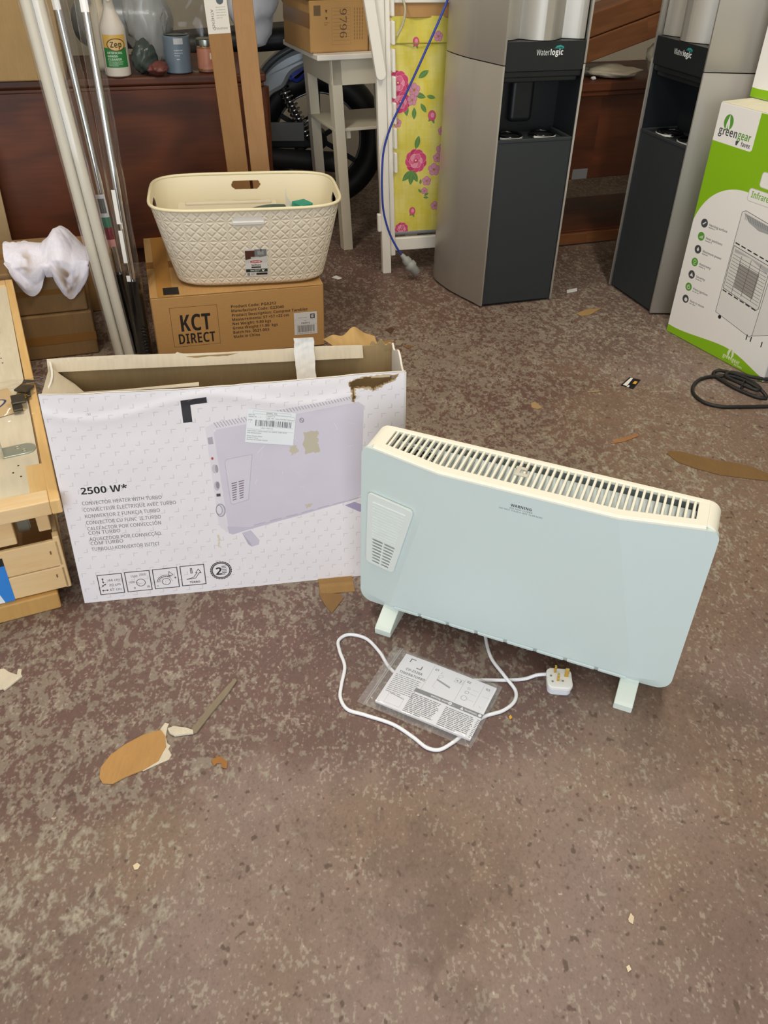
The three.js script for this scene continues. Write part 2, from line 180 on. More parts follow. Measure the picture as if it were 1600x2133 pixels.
  { // fan vent on the left facet
    const v = new THREE.Group(); v.name = 'fan_vent'; t.add(v); v.position.set(-0.335, 0, 0); v.rotation.y = -0.206;
    const L = (x) => (x + 0.335) / 0.979, xr = (y) => lerp(-0.252, -0.210, (y - 0.158) / 0.178);
    const s = new THREE.Shape(); const r = 0.009; const tl = [L(-0.315), 0.337], tr = [L(-0.209), 0.336], br = [L(-0.251), 0.157], bl = [L(-0.318), 0.157];
    s.moveTo(tl[0] + r, tl[1]); s.lineTo(tr[0] - r * 1.6, tr[1]); s.quadraticCurveTo(tr[0], tr[1], tr[0] - r * 0.35, tr[1] - r * 1.6); s.lineTo(br[0] + r * 0.3, br[1] + r); s.quadraticCurveTo(br[0], br[1], br[0] - r, br[1]); s.lineTo(bl[0] + r, bl[1]); s.quadraticCurveTo(bl[0], bl[1], bl[0], bl[1] + r); s.lineTo(tl[0], tl[1] - r); s.quadraticCurveTo(tl[0], tl[1], tl[0] + r, tl[1]); s.isShape = true;
    const holes = []; for (let i = 0; i < 8; i++) { const y = lerp(0.2235, 0.166, i / 7), a = L(-0.303), b = L(xr(y) - 0.012), m = (a + b) / 2; holes.push(rrect(a, y - 0.0021, m - 0.0016, y + 0.0021, 0.002, THREE.Path)); holes.push(rrect(m + 0.0016, y - 0.0021, b, y + 0.0021, 0.002, THREE.Path)); }
    holes.forEach((h) => { h.isPath = true; });
    const ventM = std('#dde4e0', 0.4);
    part('vent_plate', face(s, 0.001, 0.0065, 0.0009, holes), ventM, v);
    for (let i = 0; i < 13; i++) { const y = lerp(0.318, 0.2315, i / 12), a = L(-0.303), b = L(xr(y) - 0.012); const g = bx(b - a, 0.0034, 0.0028, (a + b) / 2, y, 0.0068, 0.0012); part('louvre', g, ventM, v); }
  }
  // long ribs along the lower edge
  for (let i = 0; i < 8; i++) for (const r of [0, 1]) { const x = lerp(-0.222, 0.222, i / 7), y = YB + 0.0165 - r * 0.008; part('lower_rib', bx(0.057, 0.0056, 0.006, x, y, zf(x, y) + 0.0004, 0.0024), panelPlain(), t); }
  function panelPlain() { return M.heaterRib || (M.heaterRib = std('#ccd9d7', 0.36)); }
  for (const s of [-1, 1]) part('foot', side([[0.054, 0.0], [0.056, 0.016], [0.05, 0.0205], [0.006, 0.044], [-0.075, 0.044], [-0.128, 0.0195], [-0.134, 0.015], [-0.134, 0]], s * 0.2584 - 0.0185, s * 0.2584 + 0.0185, 0.002), mint, t);
  for (const [y, r] of [[0.315, 0.014], [0.235, 0.017]]) { const g = cyl(r, r * 0.92, 0.012, 0, 0, 0); g.rotateZ(Math.PI / 2); g.translate(-0.337, y, -0.04); part('control_knob', g, M.white, t); }
  // white mains lead on the floor and its plug
  t.updateMatrixWorld(); const inv = t.matrixWorld.clone().invert(); const wl = (a) => { const v = V3(...a).applyMatrix4(inv); return [v.x, v.y, v.z]; };
  const r = 0.0037, lead = [[0.222, 0.05, -1.345], [0.226, 0.012, -1.315], [0.234, r, -1.242], [0.257, r + 0.007, -1.182], [0.277, r, -1.148], [0.272, r, -1.122], [0.248, r, -1.098], [0.205, r, -1.079], [0.172, r, -1.045], [0.14, r, -1.014], [0.116, r, -0.999], [0.095, r, -1.002], [0.068, r, -1.026], [0.03, r, -1.055], [-0.027, r, -1.077], [-0.062, r, -1.09], [-0.077, r, -1.118], [-0.077, r, -1.151], [-0.073, r, -1.203], [-0.086, r, -1.246], [-0.09, r, -1.276], [-0.072, r, -1.294], [-0.034, r, -1.286], [-0.002, r, -1.247], [0.022, r, -1.2], [0.07, r, -1.155], [0.14, r, -1.163], [0.197, r, -1.174], [0.262, r, -1.177], [0.300, r, -1.182], [0.325, 0.012, -1.186], [0.345, 0.014, -1.187]];
  part('mains_lead', tube(lead.map(wl), r, 420, false, 12), std('#e8e9ee', 0.38), t);
  const pl = new THREE.Group(); pl.name = 'plug'; t.add(pl); pl.position.set(...wl([0.366, 0, -1.168])); pl.rotation.y = 0.3763 - 0.06;
  const s = rrect(-0.024, -0.025, 0.024, 0.025, 0.012); s.isShape = true;
  const body = face(s, 0, 0.017, 0.003); body.rotateX(-Math.PI / 2); const cap = face(rrect(-0.0255, -0.0265, 0.0255, 0.0265, 0.012), 0.0, 0.010, 0.002); cap.rotateX(-Math.PI / 2); cap.translate(0, 0.015, 0);
  part('plug_base', body, std('#dcdde6', 0.35), pl); part('plug_face', cap, std('#ecebe8', 0.35), pl);
  part('earth_pin', bx(0.008, 0.022, 0.005, 0.014, 0.035, -0.006, 0.0008), M.brass, pl);
  for (const [x, z] of [[-0.008, -0.016], [-0.004, 0.006]]) part('pin', mg([bx(0.0045, 0.009, 0.0065, x, 0.0285, z, 0.0006), bx(0.0045, 0.009, 0.0065, x, 0.037, z, 0.0006)]), M.brass, pl);
  for (const [x, z] of [[-0.017, -0.004], [-0.015, 0.011], [0.006, 0.008]]) part('screw', cyl(0.0022, 0.0022, 0.001, x, 0.0253, z, 14), M.steel, pl);
}

// ------------------------------------------------------------------ the torn heater carton
{
  const t = thing('heater_carton', 'torn white printed carton marked 2500 W, standing open behind the heater', 'box', [-0.309, 0, -1.443], 0.1914);
  const W = 0.727, H = 0.5, D = 0.147, LEAN = 0.0535;
  const at = (u, v, d) => [(u - 0.5) * W, v * H, -LEAN * v - d];
  const hole = [[0.836, 0.036], [0.858, 0.022], [0.884, 0.014], [0.905, 0.018], [0.93, 0.022], [0.955, 0.017], [0.979, 0.010], [0.972, 0.027], [0.955, 0.041], [0.935, 0.052], [0.915, 0.062], [0.905, 0.076], [0.899, 0.062], [0.885, 0.058], [0.868, 0.060], [0.853, 0.056], [0.849, 0.075], [0.853, 0.098], [0.850, 0.122], [0.844, 0.11], [0.846, 0.088], [0.842, 0.062], [0.838, 0.05]];
  const inside = (u, v) => { let c = false; for (let i = 0, j = hole.length - 1; i < hole.length; j = i++) { const a = hole[i], b = hole[j]; if ((a[1] > v) !== (b[1] > v) && u < (b[0] - a[0]) * (v - a[1]) / (b[1] - a[1]) + a[0]) c = !c; } return c; };
  const print = ctex(2048, 1408, (g, w, h) => {
    g.fillStyle = '#e7e1e4'; g.fillRect(0, 0, w, h);
    const r = rng(5);
    // corner marks all over the face
    g.strokeStyle = '#cfc9cb'; g.lineWidth = 4.5; const px = 82, py = 58;
    for (let j = 0; j < 26; j++) for (let i = -1; i < 26; i++) { const x = i * px + (j % 2 ? 36 : 0) + 20, y = j * py + 24; g.beginPath(); if (j % 2) { g.moveTo(x, y + 24); g.lineTo(x + 24, y + 24); g.lineTo(x + 24, y); } else { g.moveTo(x + 26, y); g.lineTo(x, y); g.lineTo(x, y + 24); } g.stroke(); }
    const X = (u) => u * w, Y = (v) => v * h;
    // large black corner mark
    poly(g, [[X(0.366), Y(0.057)], [X(0.437), Y(0.050)], [X(0.437), Y(0.076)], [X(0.391), Y(0.080)], [X(0.391), Y(0.155)], [X(0.366), Y(0.157)]], '#2b2a30');
    word(g, '2500 W*', X(0.055), Y(0.447), 62, { bold: true, w: 268, color: '#17171b' });
    ['CONVECTOR HEATER WITH TURBO', 'CONVECTEUR ÉLECTRIQUE AVEC TURBO', 'KONWEKTOR Z FUNKCJĄ TURBO', 'CONVECTOR CU FUNCȚIE TURBO', 'CALEFACTOR POR CONVECCIÓN', 'CON TURBO', 'AQUECEDOR POR CONVECÇÃO', 'COM TURBO', 'TURBOLU KONVEKTÖR ISITICI'].forEach((s, i) => word(g, s, X(0.052), Y([0.499, 0.531, 0.562, 0.594, 0.625, 0.646, 0.677, 0.699, 0.729][i]), 33, { color: '#5d5a60', w: [462, 540, 440, 440, 436, 190, 424, 196, 404][i] }));
    // the row of pictograms
    const box = (a, b, c, d) => { g.strokeStyle = '#2c2a2e'; g.lineWidth = 5; g.strokeRect(X(a), Y(b), X(c) - X(a), Y(d) - Y(b)); };
    box(0.052, 0.857, 0.123, 0.963); box(0.133, 0.856, 0.206, 0.962); box(0.216, 0.855, 0.289, 0.961); box(0.299, 0.854, 0.371, 0.958);
    const ar = (x0, y0, x1, y1) => { const a = Math.atan2(y1 - y0, x1 - x0); lines(g, [[x0, y0], [x1, y1]], '#2c2a2e', 4); for (const [x, y, q] of [[x1, y1, a], [x0, y0, a + Math.PI]]) lines(g, [[x - 9 * Math.cos(q - 0.6), y - 9 * Math.sin(q - 0.6)], [x, y], [x - 9 * Math.cos(q + 0.6), y - 9 * Math.sin(q + 0.6)]], '#2c2a2e', 4); };
    ar(X(0.066), Y(0.876), X(0.066), Y(0.9)); ar(X(0.061), Y(0.918), X(0.072), Y(0.908)); ar(X(0.059), Y(0.942), X(0.076), Y(0.942));
    word(g, '44 cm', X(0.081), Y(0.896), 25, { w: 72 }); word(g, '20 cm', X(0.081), Y(0.921), 25, { w: 72 }); word(g, '67 cm', X(0.081), Y(0.948), 25, { w: 72 });
    disc(g, X(0.176), Y(0.918), 27, 27, null, '#2c2a2e', 3.5); lines(g, [[X(0.163), Y(0.918)], [X(0.169), Y(0.918)]], '#2c2a2e', 3.5);
    word(g, '1500', X(0.148), Y(0.887), 22, { w: 44 }); word(g, '2500', X(0.174), Y(0.881), 22, { w: 44 }); word(g, '1000', X(0.139), Y(0.918), 22, { w: 42 }); word(g, '0', X(0.152), Y(0.951), 22); word(g, 'W', X(0.192), Y(0.95), 22);
    disc(g, X(0.252), Y(0.926), 25, 25, null, '#2c2a2e', 3.5); for (let i = 0; i < 11; i++) { const a = Math.PI * (1.02 + i * 0.096); lines(g, [[X(0.252) + 34 * Math.cos(a), Y(0.926) + 34 * Math.sin(a)], [X(0.252) + 40 * Math.cos(a), Y(0.926) + 40 * Math.sin(a)]], '#2c2a2e', 3); }
    g.beginPath(); g.arc(X(0.252), Y(0.93), 56, Math.PI * 1.03, Math.PI * 1.72); g.strokeStyle = '#2c2a2e'; g.lineWidth = 3.5; g.stroke(); g.beginPath(); g.arc(X(0.252), Y(0.93), 47, Math.PI * 1.03, Math.PI * 1.72); g.stroke(); poly(g, [[X(0.264), Y(0.873)], [X(0.275), Y(0.892)], [X(0.262), Y(0.898)]], null, '#2c2a2e', 3); word(g, '+', X(0.276), Y(0.917), 34, { bold: true }); word(g, '-', X(0.222), Y(0.952), 34, { bold: true });
    g.strokeStyle = '#2c2a2e'; g.lineWidth = 4; g.strokeRect(X(0.329), Y(0.87), 9, 34); lines(g, [[X(0.314), Y(0.926)], [X(0.336), Y(0.917)], [X(0.348), Y(0.894)], [X(0.344), Y(0.894)], [X(0.353), Y(0.876)], [X(0.360), Y(0.896)], [X(0.355), Y(0.895)], [X(0.342), Y(0.922)], [X(0.314), Y(0.926)]], '#2c2a2e', 3.5); word(g, 'TURBO', X(0.322), Y(0.948), 21, { w: 66, bold: true });
    // two-year badge
    for (let i = 0; i < 24; i++) { const a = i / 24 * 6.283; disc(g, X(0.4215) + 60 * Math.cos(a), Y(0.895) + 60 * Math.sin(a), 9, 9, '#3a383c'); } disc(g, X(0.4215), Y(0.895), 62, 62, '#3a383c'); disc(g, X(0.4215), Y(0.895), 60, 60, null, '#bdb7ba', 3); disc(g, X(0.4215), Y(0.895), 52, 52, '#e7e1e4'); word(g, '2', X(0.404), Y(0.918), 78, { bold: true, color: '#2b2a2e' }); textblock(g, X(0.424), Y(0.872), 32, 6, 12, 9, '#4c4a4e', 9);
    // printed picture of the heater
    const Q = (l) => l.map(([u, v]) => [X(u), Y(v)]);
    poly(g, Q([[0.424, 0.185], [0.455, 0.165], [0.845, 0.092], [0.872, 0.098], [0.845, 0.125], [0.447, 0.2], [0.456, 0.7], [0.434, 0.665], [0.43, 0.64]]), '#dcd6dc');
    poly(g, Q([[0.446, 0.212], [0.453, 0.199], [0.862, 0.122], [0.878, 0.14], [0.866, 0.566], [0.848, 0.585], [0.52, 0.686], [0.468, 0.71], [0.458, 0.7]]), '#cec7d3');
    poly(g, Q([[0.455, 0.666], [0.52, 0.68], [0.86, 0.575], [0.857, 0.583], [0.52, 0.692], [0.47, 0.71], [0.458, 0.702]]), '#c2bccb');
    for (let i = 0; i < 46; i++) { const k = i / 45, u = lerp(0.458, 0.84, k), v = lerp(0.19, 0.108, k); lines(g, [[X(u), Y(v)], [X(u - 0.009 + 0.004 * k), Y(v - 0.024 + 0.012 * k)]], '#8f8793', 3.2); }
    for (let i = 0; i < 7; i++) { const k = i / 6, u = lerp(0.535, 0.83, k), v = lerp(0.672, 0.586, k); lines(g, [[X(u), Y(v)], [X(u + 0.036), Y(v - 0.0105)]], '#b2abba', 5); }
    poly(g, Q([[0.468, 0.352], [0.474, 0.338], [0.548, 0.325], [0.531, 0.49], [0.526, 0.54], [0.48, 0.556], [0.473, 0.55]]), '#d2cbd4', '#b9b1bd', 4);
    for (let i = 0; i < 8; i++) for (const c of [0, 1]) { const y = 0.455 + i * 0.0115 - c * 0.006, a = 0.481 + c * 0.021 - i * 0.0002; lines(g, [[X(a), Y(y)], [X(a + 0.016 - i * 0.0007), Y(y - 0.005)]], '#7d6f7d', 7); }
    poly(g, Q([[0.427, 0.232], [0.441, 0.228], [0.442, 0.262], [0.428, 0.262]]), '#a9a3ab'); disc(g, X(0.434), Y(0.328), 7, 9, '#b5413f'); disc(g, X(0.437), Y(0.378), 15, 30, '#c3bdc4'); disc(g, X(0.443), Y(0.378), 9, 27, '#9e97a0'); disc(g, X(0.438), Y(0.46), 16, 32, '#c0bac2'); disc(g, X(0.441), Y(0.456), 11, 24, '#8f8892'); g.fillStyle = '#413c42'; g.fillRect(X(0.434), Y(0.497), 24, 20); disc(g, X(0.441), Y(0.58), 26, 44, '#cfcad2', '#98939f', 6); disc(g, X(0.437), Y(0.578), 18, 32, '#dcd7dd', '#8f8a96', 4);
    poly(g, Q([[0.497, 0.706], [0.524, 0.696], [0.548, 0.752], [0.545, 0.775], [0.523, 0.783], [0.52, 0.762]]), '#c5c0cd'); poly(g, Q([[0.497, 0.706], [0.52, 0.762], [0.523, 0.783], [0.513, 0.77]]), '#b0aab8');
    poly(g, Q([[0.815, 0.61], [0.845, 0.597], [0.884, 0.625], [0.886, 0.655], [0.86, 0.65]]), '#a79cba');
    // paper torn away: bare board, and scuffs
    const torn = (pts, col, seed) => { const q = rng(seed), o = []; for (let i = 0; i < pts.length; i++) { const a = pts[i], b = pts[(i + 1) % pts.length]; for (let k = 0; k < 9; k++) o.push([X(lerp(a[0], b[0], k / 9)) + (q() - 0.5) * 15, Y(lerp(a[1], b[1], k / 9)) + (q() - 0.5) * 13]); } poly(g, o, col); };
    torn([[0.698, 0.246], [0.742, 0.236], [0.741, 0.275], [0.745, 0.335], [0.7, 0.345]], '#bdb39e', 3); torn([[0.656, 0.303], [0.676, 0.296], [0.683, 0.33], [0.66, 0.345]], '#c2b8a4', 4); torn([[0.693, 0.592], [0.715, 0.585], [0.7, 0.612]], '#c4b8a4', 6); torn([[0.425, 0.7], [0.431, 0.72], [0.428, 0.775], [0.422, 0.76]], '#d6cbb9', 8);
    disc(g, X(0.697), Y(0.186), 11, 14, null, '#6f6a76', 3.5); lines(g, [[X(0.693), Y(0.179)], [X(0.701), Y(0.193)]], '#6f6a76', 3.5);
    for (let i = 0; i < 60; i++) { const x = r() * w, y = r() * h, l = 14 + 60 * r(), a = r() * 3; lines(g, [[x, y], [x + l * Math.cos(a), y + l * Math.sin(a)]], 'rgba(246,242,240,0.5)', 1 + 2 * r()); }
    word(g, ':32', X(0.112), Y(0.092), 20, { color: '#8f8a8c' });
    torn([[0.834, 0.034], [0.86, 0.016], [0.9, 0.010], [0.982, 0.007], [0.97, 0.034], [0.93, 0.060], [0.908, 0.082], [0.898, 0.070], [0.856, 0.064], [0.856, 0.1], [0.851, 0.128], [0.841, 0.115], [0.843, 0.07]], '#bda98a', 12);
  });
  const buckle = (u, v) => 0.0045 * Math.sin(u * 5.2 + 0.4) * Math.pow(v, 3) + 0.0028 * (fbm(u * 9, v * 6, 51, 3) - 0.5) + 0.0016 * Math.exp(-Math.pow((v - 0.92 + 0.035 * Math.sin(u * 11)) / 0.022, 2)) * (u < 0.86 ? 1 : 0.2) + 0.0025 * Math.exp(-Math.pow((u - 0.09) / 0.05, 2)) * v;
  const drop = (u, v) => v > 0.97 ? -0.006 * Math.sin(u * 3.1) * ((v - 0.97) / 0.03) - 0.003 * (fbm(u * 14, 2, 7, 3) - 0.5) * ((v - 0.97) / 0.03) : 0;
  const front = (off) => (u, v) => { const q = at(u, v, 0); return [q[0], q[1] + drop(u, v), q[2] + buckle(u, v) - off]; };
  const keep = (u, v) => !inside(u, 1 - v);
  part('front_panel', grid(front(0), 220, 150, keep), std('#ffffff', 0.38, { map: print }), t);
  part('front_panel_lining', uvm(grid(front(0.0042), 220, 150, keep, true), 2), M.kraftIn, t);
  part('front_rim', grid((u, v) => { const q = front(0)(u, 1); return [q[0], q[1] + 0.0006, q[2] - 0.0045 * v]; }, 120, 1, null, false), M.whiteCard, t);
  { // ragged brown edge of the tear: small curled flaps round the hole
    const q = rng(77), gs = []; for (let i = 0; i < hole.length; i++) { const a = hole[i], b = hole[(i + 1) % hole.length]; const m = [(a[0] + b[0]) / 2, (a[1] + b[1]) / 2]; const P = (p, d) => { const z = at(p[0], 1 - p[1], d); return V3(z[0], z[1], z[2] + buckle(p[0], 1 - p[1])); }; const c = [0.905, 0.04]; const inw = (p, k) => [lerp(p[0], c[0], k), lerp(p[1], c[1], k)]; const k = 0.05 + 0.09 * q(); const A = P(a, -0.0006), B = P(b, -0.0006), C = P(inw(m, k), 0.003), D = P(m, 0.006); const g = new THREE.BufferGeometry().setFromPoints([A, B, C, B, A, D, A, C, D, C, B, D]); g.setAttribute('uv', new THREE.Float32BufferAttribute(new Float32Array(24), 2)); g.computeVertexNormals(); gs.push(g); }
    part('torn_edge', mg(gs), M.kraft2, t);
  }
  const panel = (f, name, mat = M.whiteCard) => part(name, uvm(sheet(f, 24, 16, 0.004), 2), mat, t);
  const bw = (u, v) => 0.004 * (fbm(u * 7, v * 5, 63, 3) - 0.5);
  panel((u, v) => { const q = at(u, v * 0.985, D); return [q[0], q[1], q[2] + bw(u, v)]; }, 'back_panel', M.kraftIn);
  panel((u, v) => { const q = at(0, v, lerp(D, 0.001, u)); return [q[0] - 0.001 + 0.012 * v * Math.sin(u * 3.14) * (v > 0.6 ? 1 : 0), q[1] - 0.012 * v * u, q[2]]; }, 'left_panel');
  panel((u, v) => { const q = at(1, v, lerp(0.001, D, u)); return [q[0] + 0.001, q[1] + (v > 0.98 ? -0.01 * Math.sin(u * 9) : 0), q[2]]; }, 'right_panel');
  panel((u, v) => { const q = at(u, 0, lerp(0.002, D, v)); return [q[0], 0.0045, q[2]]; }, 'bottom_panel', M.kraftIn);
  // flaps: rear strip folded over, left flap tucked in
  part('rear_flap', uvm(sheet((u, v) => { const q = at(lerp(-0.005, 0.905, u), 0.985, D); const w = 0.004 * Math.sin(u * 9) + 0.003 * (fbm(u * 20, 1, 5, 3) - 0.5); return [q[0], q[1] + lerp(-0.012, 0.012, v) - 0.010 * u + (v > 0.5 ? w : w * 0.6), q[2] + 0.014 - 0.014 * v + w]; }, 70, 4, 0.004), 2), kraft('#d9cbb2'), t);
  part('left_flap', uvm(sheet((u, v) => { const q = at(lerp(0.004, 0.16, v * (0.35 + 0.65 * u)), 0.99 - 0.085 * v, lerp(D - 0.012, 0.012, u)); return [q[0], q[1], q[2] + 0.003 * Math.sin(v * 4)]; }, 12, 12, 0.0035), 2), kraft('#c9bda6'), t);
  part('front_tuck_flap', uvm(sheet((u, v) => { const q = at(lerp(0.015, 0.42, u), 1.0 - 0.055 * v * (1 - u) - 0.004, lerp(0.006, 0.05, v * (1 - 0.75 * u))); return [q[0], q[1], q[2]]; }, 20, 6, 0.003), 2), kraft('#d3c6ae'), t);
  part('torn_rear_flap', uvm(sheet((u, v) => { const q = at(lerp(0.835, 0.955, u), 0.985, D); const h = 0.004 + 0.026 * Math.sin(Math.PI * clamp(u * 1.05)) * (0.7 + 0.3 * Math.sin(u * 13)); return [q[0] - 0.03 * v * (1 - u), q[1] + h * v - 0.006, q[2] - 0.05 * v + 0.01 * Math.sin(u * 6) * v]; }, 24, 6, 0.003), 2), kraft('#b6935c'), t);
  part('torn_corner', uvm(sheet((u, v) => { const q = at(lerp(0.93, 1.0, u), 0.93 + 0.075 * v * (1 - 0.5 * Math.abs(u - 0.4)), D + 0.004); return [q[0], q[1] + 0.005 * Math.sin(u * 17), q[2] + 0.012 * u * v]; }, 14, 6, 0.003), 2), M.kraftIn, t);
  const tp = part('torn_tape_strip', uvm(sheet((u, v) => { const q = at(lerp(0.698, 0.757, u) + 0.004 * (fbm(v * 9, u * 3, 41, 2) - 0.5), 1.012 - 0.12 * v, D - 0.006); return [q[0], q[1] + 0.02 * (1 - v), q[2] + 0.008 + 0.03 * v * v + 0.002 * (fbm(u * 5, v * 9, 5, 2) - 0.5)]; }, 12, 24, 0.0015), 3), std('#ebe7e1', 0.35, { map: grain }), t); tp.userData.label = 'white strip of torn paper tape';
  // delivery label stuck on the front
  const lab = ctex(512, 360, (g, w, h) => { g.fillStyle = '#e6e9ea'; g.fillRect(0, 0, w, h); g.strokeStyle = '#8a8f94'; g.lineWidth = 2; g.strokeRect(60, 20, 400, 26); word(g, 'BANDQ PAL', 200, 41, 22, { color: '#555', font: 'monospace' }); word(g, 'Dest Site', 14, 66, 17, { color: '#444' }); word(g, '5000179 - 1', 14, 88, 20, { color: '#333', font: 'monospace' }); g.strokeRect(200, 52, 300, 50); word(g, 'Support To', 212, 70, 16, { color: '#444' }); word(g, 'B2B - PRC - Stores 2EUR Rct Treatment', 212, 92, 16, { w: 284, color: '#444' }); word(g, 'LP BN', 14, 122, 16, { color: '#444' }); word(g, '1', 32, 146, 16, { color: '#444' }); barcode(g, 92, 110, 380, 62, 4, '#454a50'); word(g, 'LPBOX   00001272', 150, 200, 16, { color: '#555' }); lines(g, [[90, 178], [500, 178]], '#9a9ea2', 2); lines(g, [[8, 210], [500, 222]], '#9a9ea2', 2); word(g, 'MDR 2573517: 2500W CONVECTOR TIMER & TURBO WHITE', 14, 236, 17, { w: 420, color: '#555' }); word(g, 'EAN 3663602520009', 14, 258, 16, { color: '#555' }); word(g, 'Return Reason: Others', 14, 292, 16, { color: '#555' }); word(g, 'Condition: None', 14, 312, 16, { color: '#555' }); word(g, 'Received: 09/10/2024 14:35:20', 14, 332, 16, { color: '#555' }); });
  const L = part('delivery_label', grid((u, v) => { const a = lerp(lerp(0.531, 0.668, u), lerp(0.547, 0.682, u), v), b = lerp(lerp(0.264, 0.297, u), lerp(0.112, 0.151, u), v); const q = at(a, 1 - b, 0); return [q[0], q[1], q[2] + buckle(a, 1 - b) + 0.0008]; }, 24, 18), std('#ffffff', 0.4, { map: lab }), t); L.userData.label = 'white delivery label with a barcode';
}

// ------------------------------------------------------------------ compost tumbler carton
{
  const t = thing('tumbler_carton', 'brown carton printed KCT DIRECT under the cream basket', 'box', [-0.498, 0, -2.635], 0.277);
  const print = ctex(2048, 790, (g, w, h) => {
    g.fillStyle = '#bf935b'; g.fillRect(0, 0, w, h); const r = rng(8); for (let i = 0; i < 2600; i++) { g.fillStyle = r() < 0.5 ? 'rgba(210,170,112,0.16)' : 'rgba(120,84,44,0.12)'; g.fillRect(r() * w, r() * h, 10 + 60 * r(), 2); }
    const X = (u) => u * w, Y = (v) => v * h, ink = '#241d1a';
    g.strokeStyle = '#4a3422'; g.lineWidth = 4; g.strokeRect(X(0.094), Y(0.158), X(0.272), Y(0.65));
    word(g, 'KCT', X(0.138), Y(0.555), 300, { bold: true, w: 382, color: ink }); word(g, 'DIRECT', X(0.12), Y(0.765), 186, { bold: true, w: 452, color: ink });
    ['Product Code: PGA312', 'Manufacture Code: G23040', 'Product Description: Compost Tumbler', 'Measurements: 57 ×57 ×22 cm', 'Net Weight: 9.80 kgs', 'Gross Weight:11.80  kgs', 'Batch No. 0521-003', 'Made in China'].forEach((s, i) => word(g, s, X(0.446), Y(0.236 + i * 0.0725), 50, { bold: true, w: [555, 646, 942, 706, 480, 560, 448, 330][i], color: '#2a211c' }));
  });
  const lab = ctex(360, 360, (g) => { g.fillStyle = '#dcdde0'; g.fillRect(0, 0, 360, 360); word(g, 'Compost Tumbler', 60, 92, 18, { color: '#444' }); g.strokeStyle = '#23252e'; g.lineWidth = 14; g.strokeRect(262, 40, 56, 60); word(g, '1#', 274, 86, 40, { bold: true }); lines(g, [[0, 122], [360, 122]], '#999', 2); word(g, 'CODE', 150, 146, 16, { bold: true, color: '#555' }); word(g, 'PGA312', 110, 186, 34, { bold: true, w: 136 }); lines(g, [[0, 198], [360, 198]], '#999', 2); barcode(g, 50, 210, 260, 110, 21); word(g, '5 060 5029 0012', 40, 346, 22, { w: 280, color: '#444' }); });
  part('body', uvm(bx(0.57, 0.22, 0.57, 0, 0.11, -0.285, 0.006), 2), M.kraft, t);
  const fp = new THREE.PlaneGeometry(0.562, 0.212); fp.translate(0, 0.11, 0.0006); part('printed_front', fp, std('#ffffff', 0.75, { map: print }), t);
  const lp = new THREE.PlaneGeometry(0.08, 0.081); lp.translate(0.219, 0.089, 0.0012); part('barcode_label', lp, std('#ffffff', 0.5, { map: lab }), t);
  for (const [z, d, s] of [[-0.142, 0.282, 0], [-0.429, 0.282, 1]]) part('top_flap', uvm(bx(0.568, 0.004, d, 0, 0.2212, z, 0.0015), 2), s ? kraft('#b99562') : M.kraft, t);
  part('packing_tape', bx(0.57, 0.0006, 0.06, 0, 0.2237, -0.285, 0), M.tape, t); part('side_tape', bx(0.05, 0.0006, 0.567, -0.235, 0.2238, -0.285, 0), std('#a87a3c', 0.35), t);
  part('tape_patch', bx(0.05, 0.0006, 0.06, -0.215, 0.2244, -0.04, 0), M.black, t);
}

